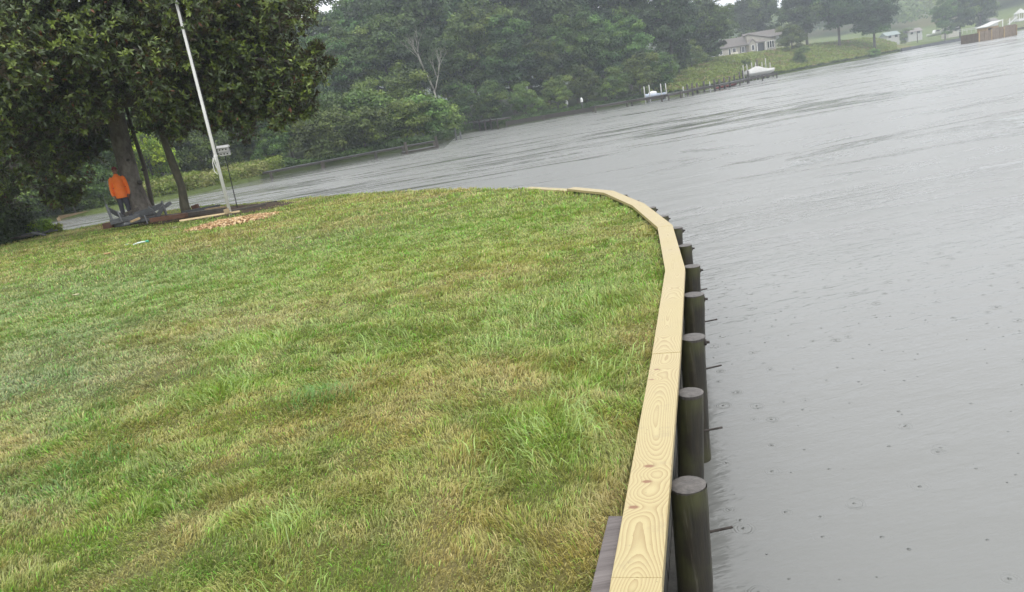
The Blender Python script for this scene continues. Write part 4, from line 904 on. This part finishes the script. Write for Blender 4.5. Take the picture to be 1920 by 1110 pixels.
for s_ in (-1, 1):
    mb.tube([(s_*.15, .01, 1.43), (s_*.20, .01, 1.37), (s_*.235, .01, 1.26), (s_*.26, .02, 1.12), (s_*.262, -.02, .95), (s_*.24, -.045, .885)], [.06, .072, .066, .058, .05, .042], 14)
remesh(mb, 'shirt', shirt, .012)
for s_ in (-1, 1):
    mb = MB(); mb.ell((s_*.128, -.04, .045), (.05, .13, .05), 14, 8); mb.box((s_*.128, -.04, .012), (.085, .25, .024)); mb.build('shoe', M['black'], pe, smooth=True)
mb = MB(); mb.lathe((.008, 0, 1.655), [(.083, 0), (.088, .02), (.086, .05), (.07, .078), (.04, .092), (.008, .096)], 20); cp_ = mb.build('cap', capm, pe, smooth=True)
mb = MB(); mb.prism([(-.045, -.07, 1.662), (-.03, -.145, 1.652), (.02, -.175, 1.648), (.07, -.155, 1.65), (.085, -.07, 1.662)], (0, 0, .008)); b_ = mb.build('brim', capm, cp_)
for s_ in (-1, 1): MB().ell((.022+s_*.028, -.094, 1.636), (.011, .006, .006), 8, 6).build('eye', M['hole'], pe)
pe.rotation_euler.z = math.radians(22); pe.scale = (.94, 1.0, 1.09)

# ---------------------------------------------------------------- piers, docks and posts across the water
def wpt(px, py, dz=0.0): p = G(px, py, WZ); p.z = WZ+dz; return p
def dock(name, pts, width, zdeck, label, cat, posts=None, m='darkwood', postH=.25, pr=.12, sp=3.2, thick=.14, top=None):
    root = thing(name, pts[0], label, cat); mb = MB(); o_ = pts[0]
    for a_, b_ in zip(pts[:-1], pts[1:]):
        A_, B_ = a_.copy(), b_.copy(); A_.z = B_.z = WZ+zdeck; mb.beam(A_, B_, width, thick)
    d0 = mb.build('deck', M[m], root, o=o_)
    mb = MB()
    if top:
        for a_, b_ in zip(pts[:-1], pts[1:]):
            A_, B_ = a_.copy(), b_.copy(); A_.z = B_.z = WZ+zdeck+thick/2+.025; mb.beam(A_, B_, width*.9, .04)
        mb.build('walkway', M[top], root, o=o_)
    for a_, b_ in zip(pts[:-1], pts[1:]):
        L = (b_-a_).length; n = max(1, int(L/sp))
        for k in range(n+1):
            p = a_.lerp(b_, k/n); nrm_ = Vector((b_.y-a_.y, -(b_.x-a_.x), 0)).normalized()
            q = p+nrm_*(width/2+.02); MB().tube([(q.x, q.y, WZ-.8), (q.x, q.y, WZ+zdeck+postH*rnd.uniform(.5, 1.2))], pr, 8).build('post', M[m], root, o=o_)
    return root
dock('pier', [wpt(502, 336), wpt(600, 316), wpt(700, 297), wpt(757, 286), wpt(816, 276)], 1.2, .55, 'long low weathered pier running in front of the shrubs', 'pier', sp=4.0, top='oldwood', postH=.1)
dock('float', [wpt(758, 289), wpt(815, 278)], 1.0, .12, 'low floating dock at the outer end of the old pier', 'dock', sp=3, postH=.9, pr=.14, top='oldwood')
dock('retaining_wall', [wpt(505, 326), wpt(600, 308), wpt(700, 289), wpt(822, 268)], .2, .9, 'dark plank retaining wall behind the old pier', 'wall', sp=4, thick=.5, postH=.15)
dock('dock', [wpt(850, 249), wpt(948, 240)], 2.2, 1.3, 'raised wooden dock platform at the foot of the wood', 'dock', sp=3, top='oldwood', postH=.3, thick=.2)
dock('retaining_wall', [wpt(950, 238), wpt(1020, 226), wpt(1112, 211)], .25, .5, 'low dark timber retaining wall at the foot of the wood', 'wall', sp=4, thick=.6, postH=.2)
dock('dock', [wpt(1112, 212), wpt(1180, 200), wpt(1245, 190), wpt(1290, 181)], 1.6, .75, 'long narrow dock leading to the small boat lift', 'dock', sp=3.5, top='oldwood', postH=.2, thick=.3)
dock('dock', [wpt(1290, 178), wpt(1340, 170), wpt(1395, 158)], 1.8, .7, 'dock lined with dark posts between the two boat lifts', 'dock', sp=5, top='oldwood', postH=.2, thick=.3)
dock('dock', [wpt(1395, 158), wpt(1450, 148)], 1.6, .8, 'dock under the large covered boat', 'dock', sp=4, top='oldwood', postH=.2, thick=.3)
def post(px, ytop, ybot, r, m, label, group):
    b_ = wpt(px, ybot)
    if px > 1385 or px < 1262: Y_ = (157+(px-1385)*.16 if px > 1385 else 127.5)+(max(0, 150-ybot)*.25 if px > 1385 else 0); b_ = D(px, ybot, Y_); b_.z = WZ
    Y = b_.y; tpx = px-(ybot-ytop)*.105; t_ = D(tpx, ytop, Y); H1 = t_.z-WZ
    root = thing('mooring_post', b_, label, 'post', group); mb = MB(); mb.tube([(0, 0, -.8), (0, 0, H1*.5), (0, 0, H1)], [r*1.05, r, r*.95], 8, jit=.02); mb.build('shaft', M[m], root, smooth=True)
    mb = MB(); mb.lathe((0, 0, H1), [(r*1.0, 0), (r*.6, .08), (.02, .12)], 8); mb.build('post_top', M[m], root)
pg = 'dark mooring posts along the far dock'; wg = 'white posts of the boat lifts'
for i, (px, yt, yb) in enumerate([(1290, 159, 177), (1299, 157, 176), (1308, 157, 175), (1321, 153, 172), (1341, 150, 171), (1350, 149, 168), (1359, 146, 166), (1369, 145, 164), (1378, 142, 160), (1388, 136, 157), (1394, 133, 156), (1404, 133, 155), (1422, 113, 152), (1432, 127, 147), (1438, 130, 145), (1441, 143, 148), (1450, 134, 143)]):
    post(px, yt, yb, .17, 'darkwood', f'{ORD[i]} dark post from the left along the dock between the boat lifts', pg)
for i, (px, yt, yb) in enumerate([(1210, 163, 187), (1219, 160, 182), (1241, 158, 182), (1250, 157, 179), (1282, 163, 178), (1332, 154, 169), (1395, 123, 147), (1402, 121, 143), (1411, 118, 141), (1418, 118, 139), (1430, 117, 138), (1437, 110, 137), (1445, 118, 137)]):
    post(px, yt, yb, .09, 'greywhite', f'{ORD[i]} white post from the left at the far boat lifts', wg)
for i, (px, yt, yb, y2) in enumerate([(697, 262, 284, 88), (735, 251, 275, 90), (747, 258, 272, 88), (796, 248, 268, 92), (856, 240, 262, 90), (865, 246, 262, 92)]):
    b_ = D(px, yb, y2); H1 = D(px-(yb-yt)*.15, yt, y2).z-WZ; root = thing('old_piling', Vector((b_.x, y2, WZ)), f'{ORD[i]} thin old piling from the left standing before the shrubs', 'post', 'old thin pilings before the shrubs')
    MB().tube([(0, 0, -.8), (0, 0, H1*.6), (.05, 0, H1)], [.1, .09, .08], 8, jit=.04).build('shaft', M['oldwood'], root)
# white-topped channel markers
for px, yt, yb, lab in ((1065, 199, 212, 'white topped stake left of the other near the long dock'), (1093, 194, 208, 'white topped stake with a sloping ramp beside the long dock')):
    b_ = D(px, yb, 126); root = thing('stake', Vector((b_.x, 126, WZ)), lab, 'stake'); MB().tube([(0, 0, -.5), (0, 0, 1.7)], .12, 8).build('shaft', M['oldwood'], root); MB().lathe((0, 0, 1.7), [(.22, 0), (.22, .5), (.05, .75)], 8).build('white_cap', M['white'], root)

# boats
def hull_mb(L, Bm, H, sheer=.25):
    mb = MB(); n = 12; secs = []
    for i in range(n+1):
        u = i/n; w_ = Bm/2*(1-max(0, (u-.45)/.55)**2.2)*(1 if u > .0 else 1); w_ = max(w_, .02); keel = -H*(1-.55*max(0, (u-.6)/.4)**2); sh = sheer*u*u
        x = (u-.5)*L; secs.append([(x, -w_, sh), (x, -w_*.92, keel*.35), (x, -w_*.55, keel*.8), (x, 0, keel), (x, w_*.55, keel*.8), (x, w_*.92, keel*.35), (x, w_, sh)])
    vs = [p for s_ in secs for p in s_]; k = 7; fs = [(i*k+j, i*k+j+1, (i+1)*k+j+1, (i+1)*k+j) for i in range(n) for j in range(k-1)]+[tuple(range(k))[::-1]]
    fs += [((i)*k+6, (i)*k, (i+1)*k, (i+1)*k+6) for i in range(n)]
    return mb.add(vs, fs)
bl = D(1229, 176, 129)
b1 = thing('small_boat', bl, 'small white and blue boat resting on the left boat lift', 'boat', rz=math.radians(188))
hull_mb(3.6, 1.5, .75).build('hull', simple('blue_white_hull', (.42, .47, .56), .35, .1), b1, smooth=True)
MB().ell((.5, 0, .2), (.8, .5, .35), 14, 8).build('boat_cover', M['white'], b1, smooth=True)
MB().beam((.1, 0, .4), (.35, 0, .95), .5, .05).build('windscreen', M['glass'], b1)
br = D(1426, 133.5, 163)
b2_ = thing('covered_boat', br, 'large boat under a white cover on the right boat lift', 'boat', rz=math.radians(8))
hull_mb(6.4, 2.2, .9).build('hull', simple('pale_hull', (.55, .55, .52), .4, .1), b2_, smooth=True)
mb = MB(); n = 12; vs = []
for i in range(n+1):
    u = i/n; x = (u-.5)*6.5; w_ = 1.28*(1-max(0, (u-.45)/.55)**2.2)+.03; h = .2+.7*math.exp(-((u-.38)/.22)**2)+.3*(1-u)
    vs += [(x, -w_, -.15), (x, -w_*.75, h*.6+.1), (x, 0, h+.1), (x, w_*.75, h*.6+.1), (x, w_, -.15)]
mb.add(vs, [(i*5+j, i*5+j+1, (i+1)*5+j+1, (i+1)*5+j) for i in range(n) for j in range(4)]+[(4, 3, 2, 1, 0)]); mb.build('boat_cover', M['greywhite'], b2_, smooth=True)
for loc, L, nm, lab in ((bl, 4, 'boat_lift', 'left boat lift with cross beams under the small boat'), (br, 6, 'boat_lift', 'right boat lift with cross beams under the covered boat')):
    lf = thing(nm, (loc.x, loc.y, WZ), lab, 'boat lift'); z = loc.z-WZ-.95
    for s_ in (-1, 1): MB().beam((s_*L*.3, -1.6, z), (s_*L*.3, 1.8, z), .15, .15).build('cross_beam', M['oldwood'], lf)
    for s_ in (-1, 1): MB().beam((-L*.4, s_*.6, z+.15), (L*.4, s_*.6, z+.15), .12, .14).build('bunk', M['darkwood'], lf)
for px, py, L, m_, lab in ((1356, 160, 3.6, (.05, .35, .22), 'green canoe lying on the far dock'), (1352, 166, 2.2, (.22, .05, .045), 'red kayak lying at the edge of the far dock'), (1372, 162, 2.2, (.20, .045, .04), 'second red kayak right of the first on the far dock')):
    p = wpt(px, py); p.z = WZ+.95 if m_[1] > .3 else WZ+.35
    r_0 = thing('canoe', p, lab, 'canoe', rz=math.radians(15)); hull_mb(L, .75, .35).build('hull', simple('canoe_plastic', m_, .4, .1), r_0, smooth=True); MB().ell((0, 0, .02), (.5, .2, .06), 10, 6).build('seat', M['black'], r_0)

# ---------------------------------------------------------------- house, car, far right
hp = D(1400, 100, 236); zg = float(terr(np.array(hp.x), np.array(hp.y))); hp.z = min(hp.z, 9); 
hs = thing('house', Vector((hp.x, hp.y, hp.z)), 'long cream house with grey shingle roofs at the top of the meadow', 'house', rz=math.radians(-6))
zb = -3.0
wm = MB(); wm.box((-5.2, 3.5, (2.6+zb)/2), (11.5, 6.5, 2.6-zb)); wm.box((4.7, 4.6, (2.9+zb)/2), (8.4, 8.7, 2.9-zb)).prism([(.5, .245, 2.9), (8.9, .245, 2.9), (8.9, .245, 3.0), (.9, .245, 5.3), (.5, .245, 5.05)], (0, 8.7, 0))
wm.prism([(.555, .25, 2.6), (.555, 6.75, 2.6), (.555, 3.5, 4.9)], (-11.5, 0, 0)); wm.box((1.5, -.9, (2.5+zb)/2), (1.9, 2.4, 2.5-zb)); wm.prism([(.55, -2.1, 2.5), (2.45, -2.1, 2.5), (1.5, -2.1, 3.7)], (0, 2.4, 0))
wm.build('wall', M['siding'], hs)
MB().prism([(-11.4, -.2, 2.45), (-11.4, 3.5, 5.05), (-11.4, 7.2, 2.45), (-11.4, 7.2, 2.6), (-11.4, 3.5, 5.22), (-11.4, -.2, 2.6)], (12.0, 0, 0)).build('roof', M['roof'], hs)
MB().prism([(.3, -.05, 5.15), (.9, -.05, 5.35), (9.2, -.05, 2.95), (9.2, -.05, 3.13), (.9, -.05, 5.55), (.15, -.05, 5.3)], (0, 9.2, 0)).build('roof', M['roof'], hs)
MB().prism([(2.0, 9.0, 4), (2.0, 12.5, 6.3), (2.0, 16, 4)], (12, 0, 0)).build('roof', M['roof'], hs)
MB().prism([(.35, -2.35, 2.35), (1.5, -2.35, 3.8), (2.65, -2.35, 2.35), (2.65, -2.35, 2.5), (1.5, -2.35, 3.98), (.35, -2.35, 2.5)], (0, 2.6, 0)).build('roof', M['roof'], hs)
MB().prism([(2.4, -1.6, 2.5), (5.8, -1.6, 2.5), (5.8, .23, 3.0), (2.4, .23, 3.0)], (0, 0, .16)).build('porch_roof', M['roof'], hs)
for x in (2.9, 5.5): MB().box((x, -1.45, (2.5+zb)/2), (.25, .25, 2.5-zb)).build('porch_column', M['white'], hs)
MB().box((4.1, .225, 1.2), (2.6, .03, 2.3)).build('door', M['glass'], hs)
for x, w_, z, h, y in ((6.7, .5, 1.5, 1.9, .225), (7.4, .5, 1.5, 1.9, .225), (8.1, .5, 1.5, 1.9, .225), (-.9, .9, 1.3, 1.5, .225), (-3.6, .9, 1.3, 1.5, .225), (-5.0, .6, 1.1, 2.0, .225), (-7.6, .8, 1.4, 1.1, .225), (1.5, .7, 1.3, 1.4, -2.12)):
    fr = MB().box((x, y, z), (w_+.25, .06, h+.25)).build('window', M['white'], hs); MB().box((x, y-.035, z), (w_, .03, h)).build('pane', M['glass'], fr)
for x in (-1.65, -.15): MB().box((x, .22, 1.3), (.35, .06, 1.7)).build('shutter', M['black'], hs)
MB().box((-4.2, -2.5, .25), (2.2, .08, 1.3)).build('porch_panel', M['siding'], hs)
# car
cpz = D(1336, 107, 222); zc = float(terr(np.array(cpz.x), np.array(cpz.y))); cpz.z = zc+.15
car = thing('parked_car', cpz, 'white estate car parked at the left end of the cream house', 'car', rz=math.radians(12))
body = [(-2.2, .35), (-2.25, .8), (-2.1, 1.0), (-1.7, 1.45), (-1.0, 1.55), (.2, 1.52), (.95, 1.05), (1.9, .92), (2.2, .7), (2.2, .35)]
MB().prism([(x, -.88, z) for x, z in body], (0, 1.76, 0)).build('body', simple('white_car_paint', (.75, .76, .76), .25, .03, 2, spec=.6), car, bevel=.06)
MB().prism([(-1.75, -.90, 1.05), (-1.45, -.90, 1.4), (.1, -.90, 1.42), (.7, -.90, 1.08)], (0, 1.8, 0)).build('side_window', M['glass'], car)
for x in (-1.4, 1.4):
    for y in (-.8, .8):
        wh = MB().lathe((x, y-.1, .33), [(.33, 0), (.33, .2)], 16, (0, 1, 0)).build('wheel', M['rubber'], car); MB().lathe((x, y-.11 if y < 0 else y+.1, .33), [(.19, 0), (.19, .02)], 12, (0, 1, 0)).build('rim', M['oldwood'], wh)
for y in (-.7, .7): MB().box((2.19, y, .68), (.06, .3, .14)).build('headlight', M['glass'], car, bevel=.01)

# far right: retaining wall, crib, boat shed, jetty and little buildings
def sp_(px, py, Y): return D(px, py, Y)
a_ = D(1690, 96, 243); b_ = D(1832, 70, 277); a_.z = b_.z = WZ
dock('retaining_wall', [a_, a_.lerp(b_, .33), a_.lerp(b_, .66), b_], .4, .55, 'long grey retaining wall below the far right trees', 'wall', sp=6, thick=1.0, postH=.4, m='oldwood')
c1 = D(1835, 77, 178); c2 = D(1905, 66, 184); c1.z = c2.z = WZ; dv = (c2-c1); L = dv.length; ang = math.atan2(dv.y, dv.x)
crib = thing('timber_crib', c1, 'brown timber box of upright planks standing in the water at far right', 'crib', rz=ang)
M['crib'] = wood('brown_planks', (.10, .075, .055), (.22, .175, .13), .85, (3, 3, .3), 3)
mb = MB(); n = 46
for i in range(n): mb.box(((i+.5)/n*L, rnd.uniform(-.03, .03), 0), (L/n*.93, .12, 0.0001)) if False else mb.box(((i+.5)/n*L, rnd.uniform(-.04, .04), .7+rnd.uniform(-.04, .04)+(.25 if i > n*.32 else 0)+(.15 if i > n*.66 else 0)), (L/n*.92, .12, 3.1))
mb.build('plank_wall', M['crib'], crib)
for x in (0, L):
    mb = MB()
    for i in range(16): mb.box((x, .2+i*.26, .6), (.12, .24, 2.8))
    mb.build('plank_wall', M['crib'], crib)
for x in (0, L*.32, L*.66, L): MB().tube([(x, -.15, -1), (x, -.15, 2.4)], .14, 8).build('corner_post', M['tanwood'], crib)
sh = thing('boat_shed', c1.lerp(c2, .55)+Vector((0, 3.2, 2.0)), 'small shed with a white sloping roof rising behind the timber box', 'shed', rz=ang)
MB().box((-1.0, 0, -.2), (4.8, 2.2, 2.4)).build('wall', M['tanwood'], sh); MB().prism([(-3.7, -1.5, .95), (2.6, -1.5, 2.0), (2.6, -1.5, 2.15), (-3.7, -1.5, 1.1)], (0, 3, 0)).build('roof', M['greywhite'], sh); MB().box((-1.8, -1.12, .3), (1.8, .05, .7)).build('window', M['hole'], sh)
for i, (px, py, Y, w_, h, m, lab) in enumerate(((1668, 71, 300, 5, .8, 'white', 'leftmost low white building beyond the far right trees'), (1710, 64, 330, 6, .8, 'white', 'wide low white building beside the pale green bush'), (1782, 57, 330, 5, 2.4, 'white', 'small pale building behind the left tall tree'), (1852, 46, 340, 6, .9, 'white', 'low white building behind the right tall tree'))):
    p = D(px, py, Y); r_0 = thing('distant_building', p, lab, 'building', 'small white buildings on the far right shore')
    MB().box((0, 0, h/2-1.5), (w_, 5, h+3)).build('wall', M['siding'] if i == 2 else M['greywhite'], r_0); MB().prism([(-w_/2-.4, -3, h), (-w_/2-.4, 0, h+1.5), (-w_/2-.4, 3, h)], (w_+.8, 0, 0)).build('roof', M['roof'] if i % 2 else simple('teal_roof', (.20, .24, .23), .6), r_0)
    for k in range(2): MB().box((-w_/4+k*w_/2, -2.52, h*.55), (1.1, .05, 1.1)).build('window', M['glass'], r_0)
mt = D(1757, 62, 300); mo = thing('motor_boat', mt, 'white motor boat on the shore left of the tall trees', 'boat', rz=math.radians(10)); hull_mb(8, 2.4, 1).build('hull', M['white'], mo, smooth=True); MB().prism([(-1.6, -.8, .2), (-1.2, -.8, 1.3), (.4, -.8, 1.3), (1.3, -.8, .35)], (0, 1.6, 0)).build('cabin', M['white'], mo); MB().prism([(-1.0, -.84, .7), (-.95, -.84, 1.1), (.3, -.84, 1.1), (.7, -.84, .7)], (0, 1.68, 0)).build('window', M['glass'], mo)
gz_ = D(1913, 40, 300); ga = thing('gazebo', gz_, 'white gazebo with a pointed roof at the right frame edge', 'gazebo')
MB().lathe((0, 0, 3.0), [(2.3, 0), (1.1, 1.0), (.1, 1.8)], 8).build('roof', M['greywhite'], ga); MB().lathe((0, 0, 0), [(2.2, 0), (2.2, .3)], 8).build('floor', M['greywhite'], ga)
for k in range(8): MB().box((2.0*math.cos(k*.785), 2.0*math.sin(k*.785), 1.5), (.18, .18, 3)).build('post', M['white'], ga)
MB().lathe((0, 0, .3), [(2.05, 0), (2.05, .8), (2.0, .8), (2.0, 0)], 8).build('railing', M['white'], ga)
st_ = thing('stairs', D(1900, 44, 298), 'white railed stairs descending left of the gazebo', 'stairs'); MB().beam((-2, 0, 0), (1.5, 0, 2.2), 1.2, .2).build('treads', M['greywhite'], st_)
for y in (-.6, .6): MB().beam((-2, y, 1), (1.5, y, 3.2), .08, .12).build('handrail', M['greywhite'], st_)
ja = D(1893, 56, 262); jb = D(1990, 42, 266); ja.z = jb.z = WZ; dock('dock', [ja, jb], 2, .9, 'dark dock behind the timber box at the right frame edge', 'dock', sp=5, postH=1.2, top='oldwood', thick=.5)
for i, (px, yt, yb, Y) in enumerate(((1880, 36, 50, 268), (1893, 34, 48, 268), (1720, 58, 68, 250))):
    b_ = D(px, yb, Y); H1 = D(px, yt, Y).z-b_.z; r_0 = thing('mooring_post', b_, ['pale pole left of the gazebo stairs', 'taller pale pole just right of the other by the timber box', 'dark pole on the bank above the grey retaining wall'][i], 'post'); MB().tube([(0, 0, -2), (0, 0, H1)], .14, 8).build('shaft', M['white' if i < 2 else 'darkwood'], r_0)
fe = D(1796, 62, 285); ff_ = D(1862, 51, 300); fz = (fe.z+ff_.z)/2; fn = thing('fence', fe, 'long low white fence behind the tall trees at right', 'fence')
for z in (.5, 1.0): MB().beam(Vector((0, 0, z)), ff_-fe+Vector((0, 0, z)), .08, .18).build('rail', M['greywhite'], fn)
for k in range(9): q = (ff_-fe)*k/8; MB().box((q.x, q.y, q.z+.3), (.14, .14, 1.8)).build('post', M['greywhite'], fn)
lb = [D(112, 414, 56), D(200, 398, 56.5)]; dd_ = [Vector((p.x, p.y, WZ)) for p in lb]; dock('retaining_board', dd_, .12, .15, 'pale plank edge on the far side of the narrow channel', 'board', sp=4, m='tanwood', thick=.3, postH=0.05)

# ---------------------------------------------------------------- rain haze over the whole place
hm = bpy.data.materials.new('rain_haze'); hm.use_nodes = True; ht_ = hm.node_tree; ht_.nodes.clear(); ho = ht_.nodes.new('ShaderNodeOutputMaterial'); pv = ht_.nodes.new('ShaderNodeVolumePrincipled')
pv.inputs['Color'].default_value = (.82, .89, .97, 1); pv.inputs['Density'].default_value = .0007; pv.inputs['Anisotropy'].default_value = .2
ht_.links.new(pv.outputs[0], ho.inputs['Volume'])
mb = MB(); mb.box((0, 480, 38), (2560, 1500, 86)); tag(mb.build('haze', hm), 'pale rain haze filling the air over the river', 'haze', kind='stuff')
